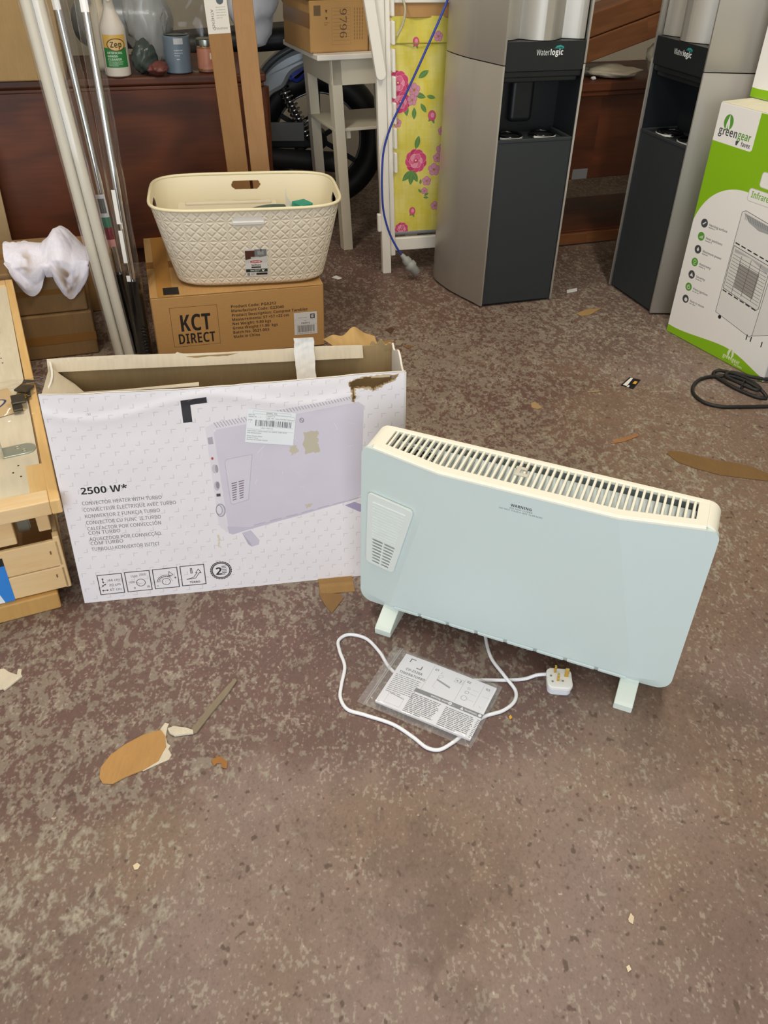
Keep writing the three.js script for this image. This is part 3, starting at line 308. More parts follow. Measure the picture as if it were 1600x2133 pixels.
// ------------------------------------------------------------------ cream basket on the carton
{
  const t = thing('laundry_basket', 'cream plastic laundry basket embossed with stars, on a brown carton', 'basket', [-0.488, 0.2238, -2.838], 0.19);
  const H = 0.262, supA = (a, n) => { const c = Math.cos(a), s = Math.sin(a); return [Math.sign(c) * Math.pow(Math.abs(c), 2 / n), Math.sign(s) * Math.pow(Math.abs(s), 2 / n)]; };
  // evenly spaced points round the outline
  const NP = 520, outline = (() => { const d = []; let L = 0; for (let i = 0; i <= 6000; i++) { const [c, s] = supA(i / 6000 * Math.PI * 2, 4.6); if (i) L += Math.hypot(0.275 * (c - d[i - 1][0]), 0.18 * (s - d[i - 1][1])); d.push([c, s, L]); } const o = []; let k = 0; for (let i = 0; i <= NP; i++) { const q = L * i / NP; while (k < 5999 && d[k + 1][2] < q) k++; const t2 = (q - d[k][2]) / Math.max(1e-9, d[k + 1][2] - d[k][2]); o.push([lerp(d[k][0], d[k + 1][0], t2), lerp(d[k][1], d[k + 1][1], t2)]); } return o; })();
  const sup = (a) => { const f = ((a / (Math.PI * 2)) % 1) * NP, i = Math.floor(f), q = outline[i], r2 = outline[Math.min(NP, i + 1)]; return [lerp(q[0], r2[0], f - i), lerp(q[1], r2[1], f - i)]; };
  const prof = (v) => [lerp(0.243, 0.305, Math.pow(v, 0.9)) - 0.018 * Math.pow(1 - clamp(v / 0.06), 2), lerp(0.164, 0.203, Math.pow(v, 0.9)) - 0.018 * Math.pow(1 - clamp(v / 0.06), 2)];
  const ring = (u, v, off) => { const a = Math.min(u, 0.999999) * Math.PI * 2, [c, s] = sup(a), [X, Z] = prof(v); return [c * (X - off), v * H + 0.001, s * (Z - off)]; };
  const stad = (x, y, cx, cy, w, h) => { const dx = Math.max(Math.abs(x - cx) - (w - h), 0), dy = y - cy; return dx * dx + dy * dy < h * h; };
  const keep = (u, v) => { const [x, y, z] = ring(u, v, 0); const yy = y; if (Math.abs(z) > 0.12 && z < 0 && stad(x, yy, 0.01, 0.226, 0.05, 0.0145)) return false; if (Math.abs(z) > 0.12 && z > 0 && stad(x, yy, 0, 0.226, 0.05, 0.0145)) return false; if (Math.abs(x) > 0.2 && stad(z, yy, 0, 0.226, 0.045, 0.0145)) return false; return true; };
  const emb = dtex(512, 512, (i, j) => { const u = (i / 512 * 2) % 1 - 0.5, v = (j / 512 * 2) % 1 - 0.5; const a = Math.abs(u), b = Math.abs(v); const f = Math.min(Math.abs(a - b), a, b, Math.abs(a + b - 0.5)) * 9; const n = 255 * clamp(Math.abs(a - b) < 0.5 ? f : 1); return [n, n, n]; }, false); emb.repeat.set(13, 2);
  const plastic = std('#f0e6d2', 0.5), out = std('#f0e6d2', 0.52, { bumpMap: emb, bumpScale: 0.0022 });
  part('outer_wall', grid((u, v) => ring(u, v * 0.975, 0), 520, 90, (u, v) => keep(u, v * 0.975), true), out, t);
  part('inner_wall', grid((u, v) => ring(u, v * 0.985 + 0.012, 0.003), 520, 90, (u, v) => keep(u, v * 0.985 + 0.012)), std('#f0e6c8', 0.5), t);
  part('base', plan(Array.from({ length: 80 }, (_, i) => { const [c, s] = sup(i / 80 * Math.PI * 2, 4.6); return [c * 0.226, s * 0.141]; }), 0.0005, 0.005), plastic, t);
  const rimR = (off, y) => Array.from({ length: 160 }, (_, i) => { const [c, s] = sup(i / 160 * Math.PI * 2, 4.6); return [c * (0.305 + off), y, s * (0.203 + off)]; });
  part('rim', new THREE.TubeGeometry(new THREE.CatmullRomCurve3(rimR(0.0, H).map((p) => V3(...p)), true), 320, 0.0055, 8, true), std('#e8deba', 0.45), t);
  // folded handle lip in the front opening
  const lipM = std('#eae7e2', 0.35); const hl = new THREE.Group(); hl.name = 'front_handle'; t.add(hl); hl.position.set(0.0, 0.226, 0.1975); hl.rotation.x = 0.15;
  part('handle_plate', face(rrect(-0.052, -0.0165, 0.052, 0.0165, 0.0155), -0.006, 0.0, 0.002), lipM, hl); part('handle_lip', face(rrect(-0.05, -0.012, 0.05, -0.001, 0.005), -0.001, 0.004, 0.002), lipM, hl);
  // product sticker
  const lab = ctex(420, 560, (g, w, h) => { g.fillStyle = '#e9e8e6'; g.fillRect(0, 0, w, h); g.fillStyle = '#56352b'; g.fillRect(8, 30, 180, 190); g.fillStyle = '#7f8284'; g.fillRect(188, 10, 224, 240); g.fillStyle = '#a4a7a8'; g.fillRect(240, 40, 120, 80); g.fillStyle = '#c9c8c6'; g.fillRect(110, 160, 160, 70); g.fillStyle = '#44474a'; g.fillRect(300, 0, 20, 60); g.fillStyle = '#dadad8'; poly(g, [[8, 220], [412, 150], [412, 290], [8, 290]], '#dcdbd9'); g.fillStyle = '#b5202f'; disc(g, 205, 262, 112, 28, '#b5202f'); word(g, 'CURVER', 122, 276, 38, { bold: true, w: 166, color: '#fff' }); word(g, 'Softex', 112, 348, 54, { bold: true, w: 180, color: '#151515' }); g.fillStyle = '#2c2c2c'; g.fillRect(112, 362, 180, 28); g.fillStyle = '#26372c'; g.fillRect(6, 412, 408, 66); word(g, '70%', 84, 458, 40, { bold: true, w: 76, color: '#fff' }); textblock(g, 170, 424, 120, 3, 16, 12, '#dfe6e0', 4); disc(g, 318, 438, 14, 12, '#fff'); disc(g, 342, 438, 14, 12, '#fff'); poly(g, [[305, 444], [355, 444], [330, 470]], '#fff'); g.fillStyle = '#8c8c8c'; g.fillRect(26, 492, 50, 56); textblock(g, 96, 496, 90, 3, 18, 12, '#555', 6); g.fillStyle = '#27221f'; g.fillRect(196, 494, 212, 46); });
  const sg = new THREE.PlaneGeometry(0.072, 0.096); sg.rotateX(0.15); sg.translate(0.017, 0.085, 0.1793); part('product_sticker', sg, std('#ffffff', 0.4, { map: lab }), t);
  // what lies in the basket
  const q = t.position, yaw = 0.19, put = (lx, ly, lz) => [q.x + Math.cos(yaw) * lx + Math.sin(yaw) * lz, q.y + ly, q.z - Math.sin(yaw) * lx + Math.cos(yaw) * lz];
  const tray = thing('plastic_tray', 'clear plastic lidded tray lying in the cream basket', 'tray', put(-0.055, 0.006, 0.0), yaw);
  part('tray_body', mg([bx(0.32, 0.176, 0.23, 0, 0.088, 0, 0.012)]), phy('#efe7cf', 0.2, { transmission: 0.25, thickness: 0 }), tray); part('tray_lid', mg([bx(0.335, 0.012, 0.25, -0.004, 0.182, 0, 0.005), bx(0.29, 0.012, 0.018, 0, 0.192, 0.09, 0.005), bx(0.29, 0.012, 0.018, 0, 0.192, -0.09, 0.005)]), phy('#f1ead6', 0.12, { transmission: 0.35, thickness: 0 }), tray);
  const pk = thing('paper_packet', 'white paper packet with a teal end standing in the cream basket', 'packet', put(0.175, 0.006, 0.02), yaw + 0.5);
  part('sleeve', bx(0.075, 0.2, 0.045, 0, 0.1, 0, 0.004), std('#e9e4dc', 0.5), pk); part('teal_end', mg([bx(0.05, 0.034, 0.054, 0.006, 0.205, 0.012, 0.003)]), std('#2f9d86', 0.35), pk); part('torn_top', face([[-0.037, 0.19], [-0.035, 0.262], [-0.03, 0.236], [-0.012, 0.21], [0.02, 0.2], [0.03, 0.19]], -0.024, -0.0225), std('#efeae2', 0.5), pk);
  single('leaflet', (() => { const g = sheet((u, v) => [lerp(-0.06, 0.06, u), 0.006 * Math.sin(u * 3 + v), lerp(-0.035, 0.035, v)], 8, 4, 0.0008); g.rotateY(yaw + 0.25); g.translate(...put(0.08, 0.208, 0.035)); return g; })(), std('#3c5a50', 0.4), 'dark green folded leaflet resting in the basket beside the tray', 'leaflet');
  single('crumpled_wrapper', (() => { const g = new THREE.IcosahedronGeometry(1, 3), p = g.attributes.position; for (let i = 0; i < p.count; i++) { const k = 0.75 + 0.5 * fbm(p.getX(i) * 2 + 4, p.getY(i) * 2 + p.getZ(i), 15, 2); p.setXYZ(i, p.getX(i) * 0.05 * k, p.getY(i) * 0.03 * k, p.getZ(i) * 0.05 * k); } g.computeVertexNormals(); g.translate(...put(0.175, 0.165, -0.075)); return g; })(), phy('#efe9e0', 0.25, { transmission: 0.3, thickness: 0 }), 'crumpled pale wrapper lying in the basket beside the teal packet', 'wrapper');
}

// ------------------------------------------------------------------ the instruction booklet in its bag
{
  const t = thing('instruction_booklet', 'instruction booklet in a clear bag lying on the white lead', 'booklet', [0.1035, 0, -1.131], -0.45);
  const tex = ctex(1400, 1000, (g, w, h) => {
    g.fillStyle = '#dedee6'; g.fillRect(0, 0, w, h); const ink = '#3b3c42';
    lines(g, [[120, 130], [120, 60], [190, 60]], ink, 16); lines(g, [[320, 130], [320, 196], [250, 196]], ink, 16);
    word(g, 'CH-2520A', 120, 290, 62, { bold: true, w: 260, color: '#4a4b50' }); word(g, 'TIMER&TURBO', 60, 374, 62, { bold: true, w: 400, color: '#4a4b50' }); textblock(g, 40, 410, 400, 11, 34, 22, '#77787e', 3);
    lines(g, [[470, 30], [470, 520]], '#8a8b92', 4); lines(g, [[960, 60], [960, 500]], '#8a8b92', 4); lines(g, [[1230, 40], [1230, 480]], '#8a8b92', 4);
    word(g, '01', 500, 110, 56, { bold: true, color: '#60616a' }); word(g, '02', 990, 110, 56, { bold: true, color: '#60616a' }); word(g, '03', 1270, 110, 56, { bold: true, color: '#60616a' }); g.strokeStyle = '#6a6b72'; g.lineWidth = 4; g.strokeRect(830, 100, 116, 76); word(g, 'x 2', 846, 158, 58, { bold: true, color: '#44454a' });
    poly(g, [[600, 240], [820, 300], [820, 330], [600, 270]], '#85868d'); lines(g, [[600, 190], [590, 400], [640, 420]], '#9a9ba2', 4); poly(g, [[590, 180], [640, 150], [660, 170], [620, 230]], null, '#8d8e95', 4); word(g, '2', 600, 130, 44, { color: '#777' });
    for (const [y, r] of [[200, 18], [280, 26], [390, 40]]) { disc(g, 1060, y, r, r, null, '#77787f', 6); lines(g, [[1110, y], [1200, y]], '#8a8b92', 3); }
    lines(g, [[1270, 240], [1380, 240]], '#8a8b92', 3); lines(g, [[1290, 420], [1330, 450]], '#777', 4);
    g.fillStyle = '#63646b'; g.fillRect(400, 530, 1000, 74); word(g, 'Getting started ...', 640, 580, 42, { color: '#e4e4ea', bold: true }); disc(g, 930, 566, 26, 26, '#e4e4ea'); word(g, '+', 916, 584, 46, { bold: true, color: '#555' }); poly(g, [[1080, 590], [1105, 540], [1130, 590]], '#e4e4ea'); word(g, 'Your information...', 1145, 580, 36, { w: 190, color: '#e4e4ea', bold: true }); disc(g, 1366, 566, 24, 24, '#e4e4ea');
    textblock(g, 400, 640, 440, 12, 29, 25, '#57585f', 5); textblock(g, 900, 640, 440, 12, 29, 25, '#57585f', 7); textblock(g, 1360, 640, 40, 12, 29, 22, '#6c6d74', 8);
    g.strokeStyle = '#8a8b92'; g.lineWidth = 3; g.strokeRect(110, 780, 230, 170); lines(g, [[120, 770], [340, 800]], '#4c4d53', 9); word(g, 'EN', 30, 980, 22, { color: '#888' });
  });
  part('pages', bx(0.203, 0.0035, 0.144, 0.013, 0.0102, 0, 0.001), std('#cfcfd6', 0.55), t);
  part('cover', (() => { const g = grid((u, v) => [lerp(-0.0885, 0.1145, u), 0.0124 + 0.0022 * fbm(u * 3, v * 3, 5, 2) + 0.002 * Math.sin(u * 3.1) * Math.sin(v * 2.4), lerp(0.072, -0.072, v)], 24, 16); return g; })(), std('#ffffff', 0.5, { map: tex }), t);
  const wr = (u, v) => 0.0030 * fbm(u * 8, v * 7, 19, 3) + 0.0015 * fbm(u * 24, v * 20, 29, 2);
  const edge = (u, v) => sst(0, 0.1, u) * sst(0, 0.08, 1 - u) * sst(0, 0.08, v) * sst(0, 0.08, 1 - v);
  part('clear_bag', grid((u, v) => [lerp(-0.122, 0.122, u), 0.0052 + 0.0105 * edge(u, v) + wr(u, v), lerp(0.086, -0.086, v)], 70, 50), phy('#ffffff', 0.13, { transmission: 0.9, thickness: 0, ior: 1.55 }), t);
  part('zip_seal', mg([bx(0.0022, 0.002, 0.17, -0.103, 0.0098, 0, 0.0008), bx(0.0016, 0.002, 0.17, -0.107, 0.0096, 0, 0.0006)]), M.filmFrosted, t);
}

// ------------------------------------------------------------------ water coolers
function waterCooler(pos, yaw, label) {
  const t = thing('water_cooler', label, 'water cooler', pos, yaw, 'floor-standing water coolers');
  const silver = M.silver || (M.silver = std('#b6b2aa', 0.4, { metalness: 0.5 })), panel = M.coolerPanel || (M.coolerPanel = std('#2b3033', 0.62)), cav = M.coolerBlack || (M.coolerBlack = std('#1c2023', 0.4));
  const out = [[0.150, 0.006], [0.168, -0.05], [0.189, -0.11], [0.208, -0.17], [0.219, -0.23], [0.225, -0.29], [0.222, -0.325], [0.212, -0.355]];
  const cv = new THREE.SplineCurve(out.map((p) => new THREE.Vector2(p[0], p[1]))).getPoints(36).map((p) => [p.x, p.y]);
  const shell = (s, y0, y1) => { const a = cv.map(([x, z]) => [s * x, z]), b = cv.map(([x, z]) => [s * (x - 0.007), z - (x === cv[0][0] ? 0.001 : 0)]).reverse(); return toCreasedNormals(plan([...a, ...b], y0, y1, 0.001), 0.6); };
  for (const s of [-1, 1]) { part('lower_side_shell', shell(s, 0.008, 0.8345), silver, t); part('upper_side_shell', shell(s, 0.8375, 1.26), silver, t); }
  part('front_panel', bx(0.288, 0.592, 0.012, 0, 0.306, -0.008, 0.002), panel, t);
  part('back_panel', bx(0.41, 1.25, 0.012, 0, 0.63, -0.350, 0.002), M.black, t);
  part('base_plate', plan([[-0.14, -0.015], [0.14, -0.015], [0.205, -0.3], [0.19, -0.34], [-0.19, -0.34], [-0.205, -0.3]], 0.0, 0.02), M.black, t);
  part('recess_wall', mg([bx(0.30, 0.25, 0.01, 0, 0.70, -0.165, 0.002), bx(0.006, 0.25, 0.16, -0.150, 0.70, -0.085, 0), bx(0.006, 0.25, 0.16, 0.150, 0.70, -0.085, 0), bx(0.09, 0.2, 0.04, 0.0, 0.73, -0.15, 0.018)]), cav, t);
  for (const x of [-0.05, 0.05]) part('dispensing_nozzle', cyl(0.012, 0.009, 0.03, x, 0.782, -0.09, 18), cav, t);
  const tray = new THREE.Group(); tray.name = 'drip_tray'; t.add(tray);
  part('tray_frame', mg([bx(0.288, 0.012, 0.012, 0, 0.6, -0.006, 0.003), bx(0.012, 0.012, 0.15, -0.138, 0.6, -0.08, 0.003), bx(0.012, 0.012, 0.15, 0.138, 0.6, -0.08, 0.003), bx(0.288, 0.004, 0.15, 0, 0.592, -0.08, 0)]), panel, tray);
  for (const x of [-0.068, 0.062]) { const g = new THREE.TorusGeometry(0.044, 0.005, 10, 40); g.rotateX(Math.PI / 2); g.translate(x, 0.604, -0.075); part('cup_ring', g, M.blackGloss, tray); const c = []; for (let i = 0; i <= 16; i++) { const a = 0.55 + i / 16 * (Math.PI - 1.1); c.push([x + 0.05 * Math.cos(a), -0.075 + 0.05 * Math.sin(a)]); } for (let i = 16; i >= 0; i--) { const a = 0.55 + i / 16 * (Math.PI - 1.1); c.push([x + 0.048 * Math.cos(a), -0.09 + 0.05 * Math.sin(a)]); } const k = part('cup_insert', plan(c, 0.5965, 0.6035, 0.0008), std('#dddcd6', 0.4), tray); k.userData.label = 'pale crescent of the cup ring'; }  // pale crescent along the front of each cup ring
  const logo = M.coolerLogo || (M.coolerLogo = std('#ffffff', 0.4, { map: ctex(1024, 320, (g, w, h) => { g.fillStyle = '#1c2023'; g.fillRect(0, 0, w, h); const x0 = 385; word(g, 'Water', x0, 150, 88, { w: 178, color: '#d8dcdc' }); word(g, 'logic', x0 + 182, 150, 88, { w: 180, bold: true, color: '#f0f2f2' }); poly(g, [[620, 82], [650, 50], [700, 42], [745, 58], [748, 84], [715, 64], [670, 66]], '#2f9a92'); poly(g, [[640, 82], [680, 66], [722, 72], [742, 92], [700, 82]], '#1f7a78'); }) }));
  const hb = part('head_band', bx(0.294, 0.086, 0.16, 0, 0.861, -0.078, 0.004), M.coolerBlack || (M.coolerBlack = std('#1c2023', 0.4)), t);
  const lg = new THREE.PlaneGeometry(0.275, 0.0858); lg.translate(0, 0.861, 0.0024); part('logo_plate', lg, logo, hb);
  part('head_underside', mg([bx(0.294, 0.022, 0.15, 0, 0.807, -0.082, 0.006), bx(0.28, 0.02, 0.14, 0, 0.79, -0.09, 0.006)]), cav, t);
  { // bulged silver hood with flutes beside it
    const c = []; for (let i = 0; i <= 60; i++) { const x = lerp(-0.146, 0.146, i / 60), a = Math.abs(x); let z; if (a < 0.078) z = -0.028 + 0.052 * Math.cos(a / 0.078 * Math.PI / 2); else z = -0.028 + 0.030 * Math.sin((a - 0.078) / 0.068 * Math.PI / 2); c.push([x, z - 0.022]); } c.push([0.146, -0.2], [-0.146, -0.2]);
    part('dispenser_hood', toCreasedNormals(plan(c, 0.906, 1.24, 0), 0.7), silver, t);
  }
  part('top_cap', plan([...cv.map(([x, z]) => [x, z]), ...cv.map(([x, z]) => [-x, z]).reverse()], 1.258, 1.275, 0.003), M.coolerBlack, t);
  return t;
}
waterCooler([0.4895, 0, -3.121], 0.317, 'silver and black water cooler beside the yellow floral screen');
waterCooler([0.953, 0, -3.194], -1.22, 'silver and black water cooler beside the green gas heater carton');

// ------------------------------------------------------------------ gas heater cartons on the right
{
  const draw = (g, w, h) => {
    g.fillStyle = '#88bb18'; g.fillRect(0, 0, w, h); const X = (u) => u * w, Y = (v) => v * h, wh = '#f0eeeb', dk = '#3c4046', gr = '#5b9a3a';
    g.fillStyle = wh; g.beginPath(); g.moveTo(0, 0); g.lineTo(X(0.36), 0); g.lineTo(X(0.36), Y(0.132)); g.quadraticCurveTo(X(0.36), Y(0.146), X(0.335), Y(0.146)); g.lineTo(0, Y(0.143)); g.fill();
    const leaf = (x, y, s, a, b) => { disc(g, x, y, s * 0.82, s, a); poly(g, [[x, y - s * 0.95], [x + s * 0.3, y + s * 0.2], [x + s * 0.32, y + s * 0.95], [x + s * 0.06, y + s * 0.75], [x, y + s * 0.2], [x - s * 0.06, y + s * 0.75], [x - s * 0.32, y + s * 0.95], [x - s * 0.3, y + s * 0.2]], b); };
    leaf(X(0.105), Y(0.063), 52, gr, wh); word(g, 'green', X(0.035), Y(0.113), 76, { bold: true, w: 178, color: '#4a4d52' }); word(g, 'gear', X(0.211), Y(0.113), 76, { bold: true, w: 118, color: gr }); word(g, 'favex', X(0.255), Y(0.136), 42, { bold: true, w: 84, color: '#3a3d42' }); poly(g, [[X(0.205), Y(0.122)], [X(0.235), Y(0.119)], [X(0.222), Y(0.137)], [X(0.21), Y(0.137)]], '#4a4d52');
    g.fillStyle = wh; g.beginPath(); g.moveTo(0, Y(0.475)); g.bezierCurveTo(X(0.05), Y(0.36), X(0.2), Y(0.3), X(0.38), Y(0.293)); g.bezierCurveTo(X(0.6), Y(0.288), X(0.9), Y(0.31), w, Y(0.33)); g.lineTo(w, Y(0.985)); g.bezierCurveTo(X(0.88), Y(0.975), X(0.75), Y(0.93), X(0.56), Y(0.937)); g.bezierCurveTo(X(0.36), Y(0.945), X(0.15), Y(0.975), 0, Y(0.965)); g.fill();
    g.strokeStyle = '#c9c7c2'; g.lineWidth = 5; const pill = (x0, y0, x1, y1) => { g.beginPath(); g.roundRect ? g.roundRect(X(x0), Y(y0), X(x1 - x0), Y(y1 - y0), 22) : g.rect(X(x0), Y(y0), X(x1 - x0), Y(y1 - y0)); g.fillStyle = wh; g.fill(); g.stroke(); }; pill(0.43, 0.272, 0.9, 0.322); word(g, 'Infrared', X(0.455), Y(0.306), 62, { color: '#7fae4a', bold: true, w: 190 }); word(g, 'gas heater', X(0.66), Y(0.306), 58, { color: '#7fae4a', w: 190 }); pill(0.5, 0.2, 0.95, 0.258);
    ['Heating surface', 'Heat positions', 'Maximum power', 'Autonomy', 'Security', 'Piezo ignition', 'Easy to move'].forEach((s, i) => { const y = Y(0.47 + i * 0.0577), x = X(0.113); disc(g, x, y, 33, 33, i % 2 ? gr : '#45494f'); g.strokeStyle = '#e6e6e0'; g.lineWidth = 6; if (i === 0) lines(g, [[x - 14, y + 12], [x + 14, y - 12]], '#e6e6e0', 9); else if (i === 1) for (let k = 0; k < 4; k++) { g.fillStyle = '#cfe6bf'; g.fillRect(x - 18 + k * 10, y + 14 - 7 * (k + 1), 7, 7 * (k + 1)); } else if (i === 2) poly(g, [[x, y - 20], [x + 13, y + 4], [x, y + 16], [x - 13, y + 4]], '#e6e6e0'); else if (i === 3) { disc(g, x, y - 6, 12, 12, null, '#cfe6bf', 5); lines(g, [[x - 14, y + 18], [x + 14, y + 18]], '#cfe6bf', 5); } else if (i === 4) poly(g, [[x, y - 18], [x + 18, y + 14], [x - 18, y + 14]], '#e6e6e0'); else if (i === 5) { g.beginPath(); g.arc(x, y + 2, 14, -1, 4.2); g.stroke(); lines(g, [[x, y - 20], [x, y]], '#e6e6e0', 6); } else disc(g, x + 4, y + 4, 16, 16, '#e6e6e0'); word(g, s, X(0.16), y + 6, 24, { bold: true, color: '#6b6d70' }); textblock(g, X(0.16), y + 14, 110, 1, 10, 14, '#a4a5a6', i + 2); });
    // line drawing of the gas heater
    const Q = (l) => l.map(([u, v]) => [X(u), Y(v)]);
    poly(g, Q([[0.42, 0.372], [0.45, 0.362], [0.8, 0.392], [0.8, 0.83], [0.78, 0.845], [0.425, 0.808]]), '#e5e3e0', dk, 3.5); poly(g, Q([[0.8, 0.392], [0.93, 0.37], [0.93, 0.80], [0.8, 0.835]]), '#e0deda', dk, 3);
    poly(g, Q([[0.44, 0.372], [0.8, 0.398], [0.79, 0.418], [0.6, 0.42], [0.5, 0.402]]), '#a5a7a8'); for (let i = 0; i < 22; i++) { const u = lerp(0.455, 0.79, i / 21); lines(g, [[X(u), Y(0.375 + 0.024 * i / 21)], [X(u + 0.006), Y(0.397 + 0.018 * i / 21)]], '#63666a', 3); }
    for (let i = 0; i < 6; i++) { const u = 0.435 + i * 0.058; lines(g, [[X(u), Y(0.497 + i * 0.004)], [X(u + 0.04), Y(0.5 + i * 0.004)]], '#26292d', 9); const y = 0.704 + i * 0.004; lines(g, [[X(u), Y(y)], [X(u + 0.04), Y(y + 0.003)]], '#26292d', 9); }
    poly(g, Q([[0.43, 0.51], [0.78, 0.535], [0.785, 0.715], [0.77, 0.725], [0.435, 0.695]]), '#dcdad6', dk, 4); poly(g, Q([[0.445, 0.52], [0.77, 0.545], [0.77, 0.57], [0.6, 0.535], [0.45, 0.535]]), '#b4b5b5'); poly(g, Q([[0.52, 0.57], [0.71, 0.582], [0.71, 0.69], [0.525, 0.672]]), '#9d9894');
    for (let i = 0; i < 11; i++) lines(g, [[X(0.445), Y(0.545 + i * 0.0135)], [X(0.77), Y(0.568 + i * 0.0137)]], '#5a5d61', 3); for (const u of [0.52, 0.61, 0.7]) lines(g, [[X(u), Y(0.54)], [X(u), Y(0.7)]], '#5a5d61', 4);
    disc(g, X(0.475), Y(0.822), 15, 15, '#1d1f22'); for (const u of [0.76, 0.8, 0.9]) { lines(g, [[X(u), Y(0.838)], [X(u), Y(0.862)]], '#1d1f22', 9); }
    leaf(X(0.665), Y(0.952), 38, '#dfeacb', '#7fae1a'); word(g, 'greengear', X(0.6), Y(0.981), 44, { bold: true, w: 170, color: '#dfeacb' }); word(g, 'by favex', X(0.72), Y(0.993), 24, { bold: true, w: 80, color: '#dfeacb' });
  };
  const tex = ctex(1024, 1770, draw), frontM = std('#ffffff', 0.42, { map: tex }), sideM = std('#7fae1a', 0.45), topM = kraft('#ebe6cf');
  const carton = (name, label, pos, yaw, W, H, D) => {
    const t = thing(name, label, 'box', pos, yaw, 'printed gas heater cartons');
    const s = new THREE.PlaneGeometry(W - 0.004, H - 0.004); s.translate(W / 2, H / 2, 0.0007); part('printed_front', s, frontM, t);
    part('body', bx(W, H, D, W / 2, H / 2, -D / 2, 0.004), std('#dddbd6', 0.5), t); const l = new THREE.PlaneGeometry(D - 0.006, H * 0.45); l.rotateY(-Math.PI / 2); l.translate(-0.0007, H * 0.62, -D / 2); part('printed_side', l, sideM, t);
    for (const z of [-D * 0.25, -D * 0.75]) part('top_flap', uvm(bx(W - 0.004, 0.003, D / 2 - 0.003, W / 2, H + 0.0005, z, 0.001), 2), topM, t);
    return t;
  };
  carton('gas_heater_carton', 'green and white gas heater carton standing on the floor', [1.028, 0, -2.912], -1.054, 0.45, 0.7775, 0.34);
  const up = carton('gas_heater_carton', 'green and white gas heater carton with a yellow strap, stacked on another carton', [1.139, 0.7806, -2.985], -1.054, 0.45, 0.7775, 0.2);
  part('packing_strap', mg([bx(0.012, 0.784, 0.0008, 0.09, 0.389, 0.0016, 0), bx(0.012, 0.0008, 0.204, 0.09, 0.7797, -0.1, 0)]), std('#d9b23a', 0.35), up);
}

// ------------------------------------------------------------------ dark wooden cabinets at the back
{
  const t = thing('mahogany_cabinet', 'long dark mahogany cabinet behind the basket with bottles on top', 'cabinet', [-0.50, 0, -3.585], 0.30);
  const W = 1.85, H = 0.71, D = 0.5;
  part('body', uvm(bx(W - 0.04, H - 0.09, D - 0.04, -W / 2, 0.06 + (H - 0.09) / 2, -D / 2 - 0.01, 0.004), 0.9), M.mahogany, t);
  part('plinth', uvm(bx(W - 0.08, 0.06, D - 0.08, -W / 2, 0.03, -D / 2, 0.003), 0.9), M.mahogany, t);
  part('top_board', uvm(bx(W, 0.032, D + 0.01, -W / 2, H - 0.016, -D / 2, 0.01), 0.9), M.mahogany, t);
  part('top_moulding', uvm(bx(W - 0.02, 0.016, D, -W / 2, H - 0.04, -D / 2, 0.006), 0.9), M.mahogany, t);
  for (const x of [-0.32, -0.93, -1.54]) part('door_panel', uvm(bx(0.596, H - 0.115, 0.012, x, 0.07 + (H - 0.115) / 2, 0.004 - 0.012, 0.003), 0.9), M.mahogany, t);
  part('corner_post', uvm(cyl(0.024, 0.024, H - 0.05, -0.012, (H - 0.05) / 2, -0.022, 20), 1), M.mahogany, t);
  const r = thing('low_wooden_cabinet', 'low dark wooden cabinet with an open bottom shelf behind the water coolers', 'cabinet', [0.882, 0, -3.85], 0.36);
  part('top_board', uvm(bx(1.3, 0.035, 0.45, 0.1, 0.653, -0.21, 0.006), 0.9), M.mahogany, r); part('drawer_box', uvm(bx(1.24, 0.36, 0.38, 0.1, 0.455, -0.225, 0.004), 0.9), std('#ffffff', 0.5, { map: mahoganyTex }), r);
  for (const x of [-0.52, 0.72]) for (const z of [-0.02, -0.4]) part('leg', uvm(bx(0.05, 0.28, 0.05, x, 0.14, z, 0.003), 1), M.mahogany, r);
  part('bottom_shelf', uvm(bx(1.26, 0.03, 0.44, 0.1, 0.05, -0.21, 0.004), 0.9), M.mahogany, r); part('shelf_edge', uvm(bx(1.26, 0.05, 0.02, 0.1, 0.03, 0.014, 0.004), 0.9), M.redwood, r);
  part('moulding', uvm(bx(1.28, 0.02, 0.42, 0.1, 0.626, -0.205, 0.005), 0.9), M.mahogany, r);
  const pl = part('metal_plate', bx(0.075, 0.042, 0.002, -0.055, 0.298, -0.033, 0), std('#8f9090', 0.5, { metalness: 0.4 }), r); pl.userData.label = 'small grey metal plate';
}
